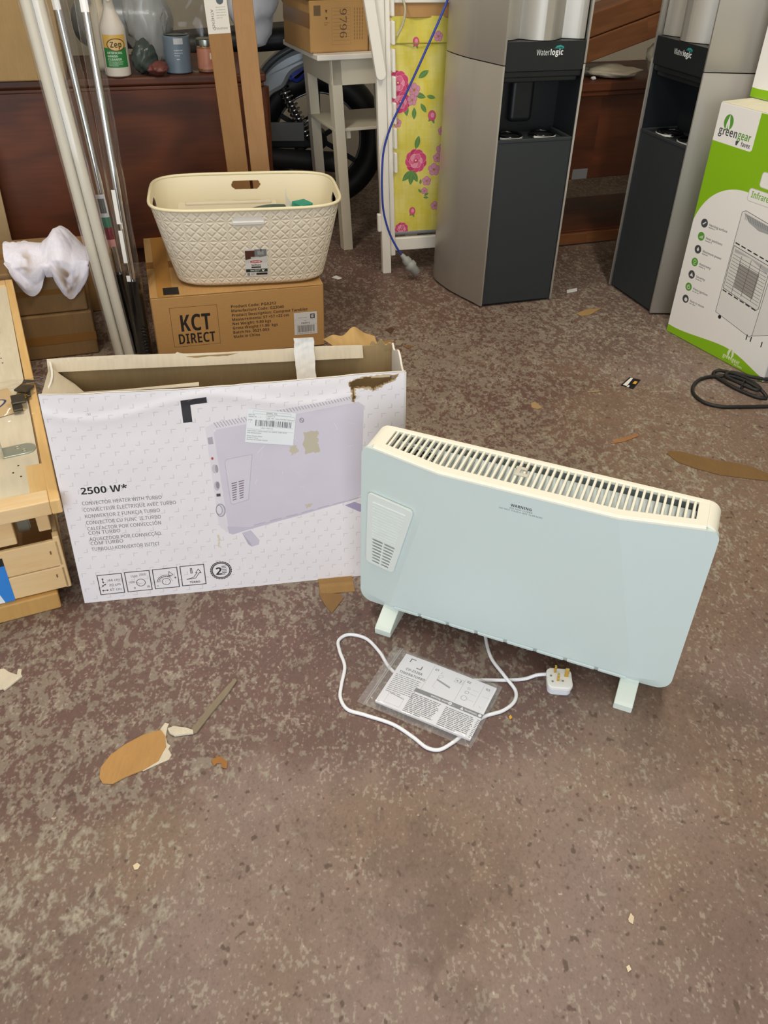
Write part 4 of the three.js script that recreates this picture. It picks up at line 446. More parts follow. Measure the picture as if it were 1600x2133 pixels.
// planks and bags on the low cabinet
for (const [y, z, a, col, lab] of [[0.776, -4.0, 0.29, M.redwood, 'rough brown plank lying tilted on the low cabinet, lower of two'], [0.868, -4.0, 0.29, M.redwood, 'rough brown plank lying tilted on top of another plank']]) { const g = uvm(bx(0.9, 0.085, 0.14, 0, 0, 0, 0.006), 1.4); const t = thing('rough_plank', lab, 'plank', [1.0, y + 0.075, z], 0.3, 'planks on the low cabinet'); t.rotation.z = a; part('board', g, col, t); part('band', bx(0.03, 0.0875, 0.1425, 0.12, 0, 0, 0.001), std('#a98a52', 0.4), t); }
function crumpled(w, h, d, seed, detail = 5, amp = 0.45) { const g = mergeVertices(new THREE.IcosahedronGeometry(1, detail)), p = g.attributes.position; for (let i = 0; i < p.count; i++) { const x = p.getX(i), y = p.getY(i), z = p.getZ(i); const n = fbm(x * 2.2 + z * 1.3 + seed, y * 2.2 + z * 0.7, seed, 3), m = Math.abs(fbm(x * 5 + z * 3, y * 5 - z * 2, seed + 9, 2) - 0.5) * 2; const k = 1 + amp * (n - 0.5) * 1.6 - 0.12 * m; p.setXYZ(i, x * w / 2 * k, Math.max(-h / 2, y * h / 2 * k), z * d / 2 * k); } g.deleteAttribute('normal'); g.deleteAttribute('uv'); g.computeVertexNormals(); g.translate(0, h / 2, 0); g.setAttribute('uv', new THREE.Float32BufferAttribute(new Float32Array(g.attributes.position.count * 2), 2)); return g; }
function bag(name, label, w, h, d, pos, seed, mat, cat = 'bag') { const g = crumpled(w, h, d, seed); g.translate(...pos); return single(name, g, mat, label, cat); }
bag('plastic_bag', 'pale crumpled plastic bag beside the planks on the low cabinet', 0.15, 0.15, 0.11, [1.12, 0.6712, -4.0], 3, phy('#d8d2bd', 0.35, { transmission: 0.25, thickness: 0 }));
bag('packing_sheet', 'crumpled grey packing sheet lying under the planks', 0.26, 0.045, 0.16, [0.885, 0.6712, -3.95], 5, std('#b9b09a', 0.5), 'sheet');
single('foam_crumb', crumpled(0.022, 0.014, 0.018, 8, 2).translate(0.815, 0.6712, -3.86), M.white, 'tiny white foam crumb on the low cabinet top', 'crumb');

// ------------------------------------------------------------------ bottles, cans and bags on the mahogany cabinet
const TOP = 0.7105;
{
  const t = thing('spray_bottle', 'white bottle with a green and yellow cleaner label on the mahogany cabinet', 'bottle', [-1.03, TOP, -3.455], 0.3);
  const tex = ctex(512, 760, (g, w, h) => { g.fillStyle = '#d8b25c'; g.fillRect(0, 0, w, 330); g.fillStyle = '#2f7f42'; g.fillRect(0, 300, w, h - 300); disc(g, w * 0.56, 230, 190, 140, '#d2b06a', '#4d3420', 18); disc(g, w * 0.56, 230, 164, 114, '#d8bb7c'); word(g, 'Zep', w * 0.56, 290, 190, { bold: true, align: 'center', w: 250, color: '#3f2b1e' }); ['ARTIFICIAL', 'GRASS', 'CLEANER'].forEach((s, i) => word(g, s, 70, 440 + i * 76, 70, { bold: true, w: [330, 220, 300][i], color: '#cfe0cf' })); textblock(g, 70, 620, 340, 4, 30, 20, '#b6d0b8', 5); });
  part('bottle_body', lathe([[0, 0], [0.043, 0], [0.046, 0.006], [0.046, 0.14], [0.044, 0.16], [0.03, 0.19], [0.02, 0.215], [0.016, 0.235], [0.016, 0.25], [0, 0.25]]), std('#d8d2c8', 0.4), t);
  const g = new THREE.CylinderGeometry(0.0465, 0.0465, 0.105, 30, 1, true, -0.95, 1.9); g.translate(0, 0.085, 0); part('label', g, std('#ffffff', 0.4, { map: tex, side: THREE.DoubleSide }), t);
  part('spray_head', mg([cyl(0.018, 0.02, 0.03, 0, 0.262, 0), bx(0.03, 0.028, 0.08, 0, 0.29, 0.012, 0.006), bx(0.014, 0.05, 0.012, 0, 0.262, 0.032, 0.004)]), std('#cfcabf', 0.4), t);
  const j = thing('plastic_jug', 'cream plastic jug behind the chrome rods on the mahogany cabinet', 'jug', [-1.108, TOP, -3.575], 0); part('jug_body', lathe([[0, 0], [0.05, 0], [0.056, 0.02], [0.056, 0.15], [0.045, 0.19], [0.02, 0.215], [0.02, 0.24], [0, 0.24]]), std('#c9bfa9', 0.45), j); part('cap', cyl(0.023, 0.023, 0.025, 0, 0.248, 0), M.white, j);
  const c = thing('paint_tin', 'grey-blue paint tin in a clear bag on the mahogany cabinet', 'tin', [-0.825, TOP + 0.001, -3.555], 0.3); part('tin_body', lathe([[0, 0], [0.05, 0], [0.05, 0.004], [0.049, 0.006], [0.049, 0.118], [0.05, 0.122], [0.046, 0.124], [0, 0.12]]), std('#6f7f8d', 0.4), c); part('tin_lid', lathe([[0, 0.122], [0.038, 0.122], [0.04, 0.128], [0.046, 0.127]]), M.steel, c); const lp = new THREE.CylinderGeometry(0.0497, 0.0497, 0.02, 20, 1, true, -0.3, 0.7); lp.translate(0, 0.108, 0); part('paper_label', lp, std('#c8ccd0', 0.5, { side: THREE.DoubleSide }), c); const tl = new THREE.CylinderGeometry(0.0496, 0.0496, 0.05, 20, 1, true, -0.6, 1.2); tl.translate(0, 0.06, 0); part('print', tl, std('#ffffff', 0.4, { side: THREE.DoubleSide, map: ctex(256, 128, (g) => { g.fillStyle = '#6f7f8d'; g.fillRect(0, 0, 256, 128); textblock(g, 60, 14, 140, 3, 22, 14, '#b9c4cc', 3); textblock(g, 90, 90, 80, 1, 20, 12, '#d5dde2', 4); }) }), c);
  const b = thing('varnish_jar', 'small red and brown jar beside the paint tin on the mahogany cabinet', 'jar', [-0.72, TOP + 0.001, -3.58], 0.3); part('jar_body', lathe([[0, 0], [0.036, 0], [0.037, 0.004], [0.037, 0.075], [0.034, 0.09], [0, 0.09]]), std('#ffffff', 0.4, { map: ctex(256, 128, (g) => { g.fillStyle = '#7e5a3a'; g.fillRect(0, 0, 256, 128); g.fillStyle = '#b87a62'; g.fillRect(0, 44, 256, 30); g.fillStyle = '#7c4a54'; g.fillRect(0, 80, 256, 30); for (let i = 0; i < 8; i++) { g.fillStyle = '#caa27a'; g.fillRect(10 + i * 32, 8, 18, 26); g.fillStyle = '#4a3120'; g.fillRect(15 + i * 32, 12, 8, 18); } textblock(g, 8, 54, 240, 1, 10, 14, '#e8d8c8', 3); }) }), b); part('lid', lathe([[0.036, 0.09], [0.037, 0.108], [0.034, 0.112], [0, 0.112]]), M.steel, b);
  bag('clear_plastic_bag', 'clear plastic bag standing over the paint tin on the mahogany cabinet', 0.24, 0.36, 0.16, [-0.755, TOP, -3.575], 12, M.film);
  bag('clear_plastic_bag', 'clear crumpled plastic bag beside the spray bottle on the mahogany cabinet', 0.15, 0.34, 0.12, [-0.945, TOP, -3.60], 14, phy('#e6e8e8', 0.2, { transmission: 0.7, thickness: 0 }));
  bag('dark_plastic_bag', 'dark grey-green crumpled plastic bag beside the spray bottle', 0.09, 0.12, 0.09, [-0.935, TOP, -3.49], 16, phy('#47534f', 0.25, { transmission: 0.3, thickness: 0 }));
  bag('red_pouch', 'dull red crumpled pouch between the clear bags on the cabinet', 0.07, 0.05, 0.08, [-0.885, TOP, -3.475], 18, std('#6a3a34', 0.5), 'pouch');
  const k = thing('storage_carton', 'large plain brown carton standing on the end of the mahogany cabinet', 'box', [-1.185, TOP, -3.335], 0.30); part('body', uvm(bx(0.72, 0.52, 0.4, -0.36, 0.26, -0.2, 0.006), 2), kraft('#a78a5c'), k); part('tape', bx(0.05, 0.0006, 0.4, -0.36, 0.5205, -0.2, 0), M.tape, k);
}
// ------------------------------------------------------------------ long packages leaning at the cabinet
{
  const tex = ctex(256, 560, (g, w, h) => { g.fillStyle = '#d9d4cb'; g.fillRect(0, 0, w, h); g.save(); g.translate(58, 320); g.rotate(Math.PI / 2); word(g, 'ATHENS', 0, 0, 42, { w: 190, color: '#4a4743' }); g.restore(); disc(g, 176, 240, 40, 38, '#4a525c'); textblock(g, 120, 300, 110, 5, 26, 12, '#aaa59c', 4); g.save(); word(g, 'StockHome', 100, 520, 30, { w: 130, color: '#55524c' }); g.restore(); disc(g, 80, 510, 12, 12, null, '#55524c', 4); });
  const a = thing('long_package', 'long brown cardboard package with a white end label leaning at the cabinet', 'package', [-0.566, 0, -3.315], 0.18, 'long cardboard packages'); a.rotation.z = 0.055; part('sleeve', uvm(bx(0.078, 1.75, 0.05, 0, 0.876, 0, 0.003), 2), kraft('#a2794b'), a); const l = new THREE.PlaneGeometry(0.076, 0.17); l.translate(0, 0.965, 0.0256); part('end_label', l, std('#ffffff', 0.5, { map: tex }), a);
  const b = thing('long_package', 'long plain brown cardboard package leaning at the cabinet end', 'package', [-0.488, 0, -3.335], 0.18, 'long cardboard packages'); b.rotation.z = 0.045; part('sleeve', uvm(bx(0.07, 1.75, 0.05, 0, 0.876, 0, 0.003), 2), kraft('#b0865a'), b);
}
// ------------------------------------------------------------------ white poles and chrome rods in plastic sleeves
{
  const lean = (name, label, cat, p0, p1, group) => { const t = thing(name, label, cat, p0, 0, group); t.quaternion.setFromUnitVectors(V3(0, 1, 0), V3(p1[0] - p0[0], p1[1] - p0[1], p1[2] - p0[2]).normalize()); return t; };
  const P0 = [-0.882, 0, -2.553], P1 = [-0.979, 1.036, -2.6];
  const wob = (r, n, seed, x0 = 0, sx = 1, amp = 0.06) => grid((u, v) => { const a = u * Math.PI * 2, k = r * (1 + amp * (fbm(Math.cos(a) * 2 + 3, v * 26 + Math.sin(a), seed, 3) - 0.5)); return [x0 + sx * k * Math.cos(a), v * n, k * Math.sin(a)]; }, 28, 90);
  for (const [dx, lab] of [[-0.0165, 'white round pole in a plastic sleeve, on the side of the white rag'], [0.0165, 'white round pole in a plastic sleeve, on the side of the chrome rods']]) { const t = lean('white_pole', lab, 'pole', [P0[0] + dx, 0, P0[2]], [P1[0] + dx, P1[1], P1[2]], 'white poles'); part('pole', cyl(0.0152, 0.0152, 1.9, 0, 0.955, 0), std('#cfcabc', 0.45), t); part('end_cap', cyl(0.0156, 0.0156, 0.012, 0, 0.008, 0), M.white, t); }
  { const t = lean('plastic_sleeve', 'clear plastic sleeve around the two white poles', 'sleeve', P0, P1); part('film', wob(0.022, 1.92, 31, 0, 1.75), phy('#ffffff', 0.12, { transmission: 0.95, thickness: 0, ior: 1.6 }), t); }
  const rods = [['chrome rod in a clear tube with a coloured tag, close behind the white poles', [-0.862, 0, -2.632], [-0.945, 1.03, -2.69], true], ['chrome rod in a clear tube with a black ribbed foot beside the brown carton', [-0.818, 0, -2.569], [-0.851, 1.035, -2.64], false]];
  for (const [lab, a, b, tag] of rods) { const t = lean('chrome_rod', lab, 'rod', a, b, 'chrome rods in clear tubes'); part('rod', cyl(0.0105, 0.0105, 1.6, 0, 1.0, 0), M.chrome, t); part('black_foot', mg([cyl(0.0235, 0.0235, 0.27, 0, 0.136, 0), ...Array.from({ length: 9 }, (_, i) => { const g = new THREE.TorusGeometry(0.0092, 0.0022, 6, 20); g.rotateX(Math.PI / 2); g.translate(0.012, 0.03 + i * 0.011, 0.0175); return g; })]), M.blackGloss, t); for (const y of [0.62, 0.83]) part('joint_ring', cyl(0.0092, 0.0092, 0.01, 0, y, 0), M.black, t); part('hang_card', bx(0.022, 0.16, 0.002, 0.002, 1.09, 0.012, 0), M.white, t); part('clear_tube', wob(0.028, 1.85, tag ? 41 : 43, 0, 1, 0.16), M.tubeFilm || (M.tubeFilm = phy('#ffffff', 0.08, { transmission: 1, thickness: 0, ior: 1.55 })), t); if (tag) { part('coloured_tag', grid((u, v) => { const q = (u - 0.5) * 1.5; return [0.0205 * Math.sin(q), lerp(0.36, 0.52, v), 0.0205 * Math.cos(q)]; }, 10, 2), std('#ffffff', 0.4, { map: ctex(64, 256, (g) => { g.fillStyle = '#c9c9cc'; g.fillRect(0, 0, 64, 110); barcode(g, 10, 20, 44, 70, 3); g.fillStyle = '#3f7a63'; g.fillRect(0, 110, 64, 50); g.fillStyle = '#7a2430'; g.fillRect(0, 160, 64, 60); g.fillStyle = '#c9908a'; g.fillRect(0, 220, 64, 36); }) }), t); } else for (const y of [0.24, 0.38, 0.5]) part('paper_slip', bx(0.012, 0.1, 0.001, -0.006, y, 0.0195, 0), M.white, t); }
}

// ------------------------------------------------------------------ brown cartons and the white rag on the left
{
  const box = (label, pos, yaw, w, h, d, mat, tapes) => { const t = thing('brown_carton', label, 'box', pos, yaw, 'plain brown cartons'); part('body', uvm(bx(w, h, d, -w / 2, h / 2, -d / 2, 0.006), 2), mat, t); for (const [y, hh] of tapes) part('tape', bx(w + 0.0008, hh, 0.0006, -w / 2, y, 0.0004, 0), M.tape, t); part('top_tape', bx(w, 0.0006, 0.05, -w / 2, h + 0.0004, -d / 2, 0), M.tape, t); return t; };
  box('plain brown carton on the floor under a taped carton with a white rag', [-0.986, 0, -2.605], 0.345, 0.42, 0.152, 0.34, kraft('#8f714a'), [[0.066, 0.03]]);
  box('taped brown carton with a white rag on top, stacked on another carton', [-0.998, 0.1532, -2.612], 0.345, 0.42, 0.145, 0.32, kraft('#9a7a52'), [[0.072, 0.018]]);
  const c = thing('brown_carton', 'brown carton close behind the stack with the white rag', 'box', [-1.0, 0, -2.97], 0.3, 'plain brown cartons'); part('body', uvm(bx(0.4, 0.22, 0.2, -0.2, 0.11, -0.1, 0.006), 2), kraft('#a07c4c'), c);
  const s = thing('cardboard_sheet', 'plain sheet of cardboard leaning on the far end of the cabinet', 'cardboard', [-1.45, 0, -3.16], 0.3); const g = uvm(bx(0.42, 0.5, 0.012, -0.21, 0.25, 0, 0.002), 2); g.rotateX(-0.1); g.translate(0, 0.002, 0); part('sheet', g, kraft('#b39a72'), s);
  // rag: two lobes hang over the front edge
  const fz = (u, v) => { const x = lerp(-0.125, 0.125, u), fold = 0.022 * Math.sin(u * 9 + 1 + v * 3) + 0.03 * (fbm(u * 4, v * 4, 71, 3) - 0.5) + 0.016 * Math.abs(Math.sin(u * 7 - v * 6)) + 0.016 * (fbm(u * 12, v * 7, 73, 3) - 0.5); const lobe = u < 0.42 ? 0.075 * Math.sin(clamp(u / 0.42) * Math.PI) : u < 0.52 ? 0.012 : 0.098 * Math.pow(Math.sin(clamp((u - 0.5) / 0.5) * Math.PI), 0.7); if (v < 0.6) { const k = v / 0.6; const hump = (0.052 + 0.05 * Math.exp(-Math.pow((u - 0.72) / 0.17, 2)) * (1 - 0.5 * k) + 0.022 * Math.exp(-Math.pow((u - 0.2) / 0.2, 2))) * Math.sin(Math.PI * (0.12 + 0.72 * k)) * (0.45 + 0.55 * Math.sin(Math.PI * clamp(0.1 + u * 0.85))); return [x + 0.01 * fold, 0.006 + hump + Math.max(0, fold) * 0.8, lerp(-0.13, 0.014, k)]; } const k = (v - 0.6) / 0.4; return [x * (1 - 0.12 * k) + 0.35 * fold * k, 0.006 + 0.022 * (1 - k) + Math.max(0, fold) * 0.8 * (1 - k) - lobe * k, 0.014 + 0.016 * Math.sin(Math.PI * (0.2 + 0.6 * k)) + fold * 0.45]; };
  const tex = dtex(256, 256, (i, j) => { const u = i / 256, v = j / 256; const st = sst(0.36, 0.52, fbm(u * 5, v * 5, 83, 3)) * (Math.exp(-Math.pow((u - 0.72) / 0.12, 2) - Math.pow((v - 0.78) / 0.16, 2)) + 0.7 * Math.exp(-Math.pow((u - 0.25) / 0.08, 2) - Math.pow((v - 0.6) / 0.1, 2))); const n = 1 + 0.06 * (fbm(u * 60, v * 60, 3, 2) - 0.5); return [lerp(226, 140, st) * n, lerp(224, 116, st) * n, lerp(238, 92, st) * n]; });
  const r = single('white_rag', sheet(fz, 70, 60, 0.003), std('#ffffff', 0.9, { map: tex }), 'stained white cotton rag draped over the brown carton stack', 'rag'); r.position.set(-1.081, 0.299, -2.572); r.rotation.y = 0.3;
}

// ------------------------------------------------------------------ pine frame, crate and plank at the left edge
{
  const YAW = 0.428, t = thing('pine_panel', 'pine framed panel lying flat on short blocks above a slatted crate', 'panel', [-0.661, 0, -1.373], YAW);
  const L = 1.26, W = 0.52, y1 = 0.29, th = 0.034;
  part('side_rail', uvm(mg([bx(0.021, th, L, -0.0105, y1 - th / 2, -L / 2, 0.003)]), 2, true), M.pine, t);
  part('side_rail', uvm(mg([bx(0.048, th, L, -W + 0.024, y1 - th / 2, -L / 2, 0.003)]), 2, true), M.pine, t);
  part('front_rail', uvm(bx(W - 0.069, th, 0.046, -W / 2 + 0.0135, y1 - th / 2, -0.0235, 0.003), 2), M.pine2, t); part('back_rail', uvm(bx(W - 0.069, th, 0.046, -W / 2 + 0.0135, y1 - th / 2, -L + 0.0235, 0.003), 2), M.pine2, t);
  const pts = []; const x1 = -0.0235; pts.push([-W + 0.046, -0.046], [x1 - 0.022, -0.046], [x1 - 0.022, -0.075], [x1 - 0.03, -0.08], [x1 - 0.031, -0.095], [x1 - 0.02, -0.104], [x1 - 0.02, -0.125], [x1 - 0.027, -0.13], [x1 - 0.026, -0.147], [x1 - 0.002, -0.156], [x1 + 0.003, -L + 0.046], [-W + 0.046, -L + 0.046]);
  part('inset_board', uvm(plan(pts, y1 - 0.018, y1 - 0.004, 0.001), 1.3), std('#e6dcc4', 0.5, { map: grain }), t);
  part('routed_corner', uvm(bx(0.036, 0.02, 0.115, -0.037, y1 - 0.0135, -0.1, 0.002), 2, true), M.pine, t);
  part('board_backing', bx(W - 0.09, 0.006, L - 0.09, -W / 2, y1 - 0.026, -L / 2, 0), M.pine2, t);
  for (const [x, z] of [[-0.068, -0.165], [-0.08, -0.14], [-0.066, -0.12], [-0.07, -0.74], [-0.068, -0.71], [-0.066, -0.68]]) part('screw_hole', cyl(0.0022, 0.0022, 0.0006, x, y1 - 0.0037, z, 10), M.dark, t);
  for (const [x, z] of [[-0.125, -0.05], [-0.46, -0.05], [-0.125, -0.5], [-0.46, -0.5], [-0.46, -1.15], [-0.1, -1.15]]) part('support_block', uvm(bx(0.045, z < -1 ? 0.256 : 0.072, 0.05, x, z < -1 ? 0.128 : 0.22, z, 0.003), 2), M.pine2, t);
  part('hinge_bracket', mg([bx(0.024, 0.06, 0.004, -0.085, 0.222, -0.055, 0.001), bx(0.03, 0.004, 0.03, -0.085, 0.252, -0.065, 0.001), bx(0.004, 0.05, 0.016, -0.072, 0.222, -0.062, 0.001)]), M.steel, t);
  part('lower_board', uvm(bx(0.36, 0.014, 0.3, -0.33, 0.193, -0.22, 0.003), 1.4), std('#b48a76', 0.6, { map: grain }), t); part('upright_rail', uvm(bx(0.026, 0.072, 0.3, -0.045, 0.22, -0.2, 0.003), 2), M.pine2, t);
  const c = thing('slatted_crate', 'slatted pale wood crate with a blue label under the pine panel', 'crate', [-0.687, 0, -1.378], YAW);
  for (const [y, hh] of [[0.144, 0.070], [0.077, 0.060]]) part('front_slat', uvm(bx(0.5, hh, 0.010, -0.253, y, -0.006, 0.003), 1.6), M.pine2, c);
  for (const [y, hh] of [[0.144, 0.070], [0.077, 0.060]]) part('back_slat', uvm(bx(0.5, hh, 0.010, -0.253, y, -0.624, 0.003), 1.6), M.pine2, c);
  part('corner_post', uvm(bx(0.013, 0.142, 0.022, -0.0065, 0.117, -0.012, 0.003), 2), M.pine2, c); for (const [y, hh] of [[0.144, 0.070], [0.077, 0.060]]) part('side_slat', uvm(bx(0.010, hh, 0.6, -0.006, y, -0.325, 0.003), 1.6), M.pine2, c);
  part('crate_floor', uvm(bx(0.49, 0.01, 0.6, -0.253, 0.053, -0.315, 0.002), 1.6), M.pine2, c);
  for (const y of [0.15, 0.085]) part('staple', bx(0.0024, 0.008, 0.001, -0.024, y, 0.0004, 0), std('#6b4a30', 0.5), c);
  const tex = ctex(512, 512, (g, w, h) => { g.fillStyle = '#1f2225'; g.fillRect(0, 0, w, 90); g.fillStyle = '#2f7fd0'; g.fillRect(0, 90, w, h - 90); poly(g, [[0, 250], [360, 230], [430, 300], [460, 512], [0, 512]], '#dfe6ec'); poly(g, [[0, 272], [345, 252], [405, 312], [430, 512], [0, 512]], '#1d1f22'); word(g, 'M', 120, 500, 210, { bold: true, w: 270, color: '#eef1f3' }); for (let i = 0; i < 3; i++) poly(g, [[60 + i * 110, 300 + i * 2], [150 + i * 100, 290], [130 + i * 100, 330], [80 + i * 110, 340]], '#dfe4e8'); });
  const lp = new THREE.PlaneGeometry(0.2, 0.118); lp.translate(-0.218, 0.105, 0.0); lp.translate(0, 0, -0.0003); part('blue_label', lp, std('#ffffff', 0.35, { map: tex }), c);
  const k = thing('timber_plank', 'short tan timber plank on the floor under the slatted crate', 'plank', [-0.712, 0, -1.358], YAW + 0.02); part('board', uvm(bx(0.5, 0.0445, 0.55, -0.25, 0.0224, -0.275, 0.004), 1.5), std('#c79a58', 0.6, { map: grain }), k);
  // fittings lying on the panel
  const put = (x, z) => [-0.661 + Math.cos(YAW) * x + Math.sin(YAW) * z, y1 - 0.0035, -1.373 - Math.sin(YAW) * x + Math.cos(YAW) * z];
  const b = thing('angle_bracket', 'zinc plated angle bracket standing on the pine panel', 'bracket', put(-0.069, -0.226), YAW + 0.05);
  part('foot_plate', (() => { const s = new THREE.Shape(); s.moveTo(-0.026, -0.021); s.lineTo(0.022, -0.021); s.absarc(0.022, 0, 0.021, -Math.PI / 2, Math.PI / 2); s.lineTo(-0.026, 0.021); s.closePath(); s.isShape = true; const h1 = new THREE.Path(); h1.absarc(0.006, 0.009, 0.005, 0, 6.283); h1.isPath = true; const h2 = new THREE.Path(); h2.absarc(0.018, -0.008, 0.005, 0, 6.283); h2.isPath = true; const g = face(s, 0, 0.003, 0.0005, [h1, h2]); g.rotateX(-Math.PI / 2); return g; })(), M.zinc || (M.zinc = std('#bcc2b6', 0.32, { metalness: 0.55 })), b);
  part('upright_plate', bx(0.003, 0.075, 0.042, -0.0265, 0.0375, 0, 0.0008), M.zinc, b);
  const q = thing('fittings_bag', 'clear bag of dark fittings with an oval printed card on the pine panel', 'bag', put(-0.075, -0.45), YAW + 0.25);
  part('header_card', bx(0.16, 0.0015, 0.13, -0.05, 0.002, -0.01, 0.0005), std('#ffffff', 0.6, { map: ctex(256, 256, (g) => { g.fillStyle = '#cdb288'; g.fillRect(0, 0, 256, 256); g.save(); g.translate(140, 150); g.rotate(-0.5); disc(g, 0, 0, 84, 36, '#d9c7a6', '#35406a', 9); word(g, 'wm', 0, 14, 44, { bold: true, align: 'center', color: '#35406a' }); g.restore(); }) }), q);
  { const fr = rng(91); for (let i = 0; i < 7; i++) { const g = bx(0.02 + 0.014 * fr(), 0.006, 0.03 + 0.02 * fr(), 0, 0, 0, 0.002); g.rotateX(0.5 * (fr() - 0.5)); g.rotateY(-0.6 + 0.8 * (fr() - 0.5)); g.translate(0.075 - 0.062 * i / 6 + 0.01 * (fr() - 0.5), 0.012 + 0.004 * (i % 3), -0.045 + 0.09 * i / 6); part('metal_fitting', g, i % 3 === 1 ? M.brass : M.darkMetal || (M.darkMetal = std('#4b463c', 0.35, { metalness: 0.6 })), q); } }
  part('clear_bag', grid((u, v) => [lerp(-0.13, 0.12, u), 0.004 + 0.032 * Math.pow(Math.sin(Math.PI * u) * Math.sin(Math.PI * v), 0.6) * (0.6 + 0.4 * u) + 0.010 * fbm(u * 6, v * 6, 61, 3), lerp(0.1, -0.09, v)], 50, 40), M.film, q);
  const e = thing('door_catch', 'small dark metal catch lying on the pine panel', 'catch', put(-0.085, -0.88), YAW); part('plate', bx(0.05, 0.004, 0.03, 0, 0.003, 0, 0.001), std('#3d4042', 0.4, { metalness: 0.6 }), e); part('roller', cyl(0.007, 0.007, 0.006, 0.012, 0.008, 0, 18), M.steel, e);
  const wb = single('wood_offcut', uvm(bx(0.06, 0.02, 0.045, 0, 0.0105, 0, 0.002), 2), M.pine2, 'small wood offcut lying on the pine panel beside the angle bracket', 'offcut'); wb.position.set(...put(-0.145, -0.16)); wb.rotation.y = YAW;
}

// ------------------------------------------------------------------ white side table with two cartons
{
  const t = thing('side_table', 'cream painted square side table with a lower shelf, carrying two cartons', 'table', [-0.302, 0, -3.6], 0.43);
  const lean = (g) => { const p = g.attributes.position; for (let i = 0; i < p.count; i++) { const y = 0.772 - p.getY(i); p.setX(i, p.getX(i) + 0.058 * y); p.setZ(i, p.getZ(i) + 0.03 * y); } return g; };
  const P = std('#ddd5c0', 0.55), W = 0.46, D = 0.42;
  part('table_top', bx(W, 0.02, D, W / 2, 0.762, -D / 2, 0.004), M.whitePaint, t);
  part('apron', mg([bx(W - 0.1, 0.095, 0.018, W / 2 + 0.02, 0.704, -0.05, 0.002), bx(0.018, 0.095, D - 0.1, 0.075, 0.704, -D / 2, 0.002), bx(W - 0.1, 0.095, 0.018, W / 2 + 0.02, 0.704, -D + 0.05, 0.002), bx(0.018, 0.095, D - 0.1, W - 0.045, 0.704, -D / 2, 0.002)].map(lean)), P, t);
  for (const x of [0.088, W - 0.055]) for (const z of [-0.062, -D + 0.062]) part('leg', lean(new THREE.BoxGeometry(0.042, 0.756, 0.042, 1, 4, 1).translate(x, 0.378, z)), P, t);
  part('lower_shelf', lean(bx(W - 0.1, 0.012, D - 0.1, W / 2 + 0.016, 0.49, -D / 2, 0.002)), P, t); part('shelf_batten', lean(bx(0.02, 0.03, D - 0.12, 0.13, 0.468, -D / 2, 0.002)), P, t);
  const tex = ctex(512, 320, (g, w, h) => { g.fillStyle = '#b68d57'; g.fillRect(0, 0, w, h); g.fillStyle = '#6b563a'; g.fillRect(30, 20, 60, 66); for (const y of [50, 96]) poly(g, [[130, y], [152, y], [141, y + 22]], '#4b3a28'); textblock(g, 120, 130, 50, 2, 14, 9, '#8b6b42', 3); g.strokeStyle = '#8b6b42'; g.lineWidth = 2; g.strokeRect(190, 40, 170, 240); for (let i = 0; i < 9; i++) lines(g, [[200, 60 + i * 24], [350, 60 + i * 24]], '#96754a', 3); g.save(); g.translate(262, 40); g.rotate(Math.PI / 2); word(g, '9796', 0, 0, 84, { w: 200, color: '#5c4632', font: 'serif' }); g.restore(); for (let i = 0; i < 4; i++) for (let k = 0; k < 9; k++) { g.fillStyle = '#8b6b42'; g.fillRect(390 + i * 24, 40 + k * 24, 8, 18); } });
  const bxs = (label, pos, yaw, w, h, d, printed) => { const b = thing('small_carton', label, 'box', pos, yaw, 'cartons on the side table'); part('body', uvm(bx(w, h, d, w / 2, h / 2, -d / 2, 0.004), 2), printed ? M.kraft : kraft('#a98350'), b); if (printed) { const p = new THREE.PlaneGeometry(w - 0.05, h - 0.012); p.translate((w - 0.05) / 2 + 0.003, h / 2, 0.0006); part('printed_front', p, std('#ffffff', 0.75, { map: tex }), b); } part('flap_seam', bx(0.004, h, 0.0006, w - 0.042, h / 2, 0.0006, 0), std('#4a3520', 0.8), b); part('tape', bx(0.0006, 0.05, d, -0.0004, h * 0.62, -d / 2, 0), M.tape, b); return b; };
  bxs('brown carton with a handwritten number on the cream side table', [-0.331, 0.7725, -3.635], 0.45, 0.285, 0.175, 0.3, true);
  bxs('plain brown carton stacked on the carton with the handwritten number', [-0.345, 0.9485, -3.63], 0.45, 0.285, 0.175, 0.29, false);
}

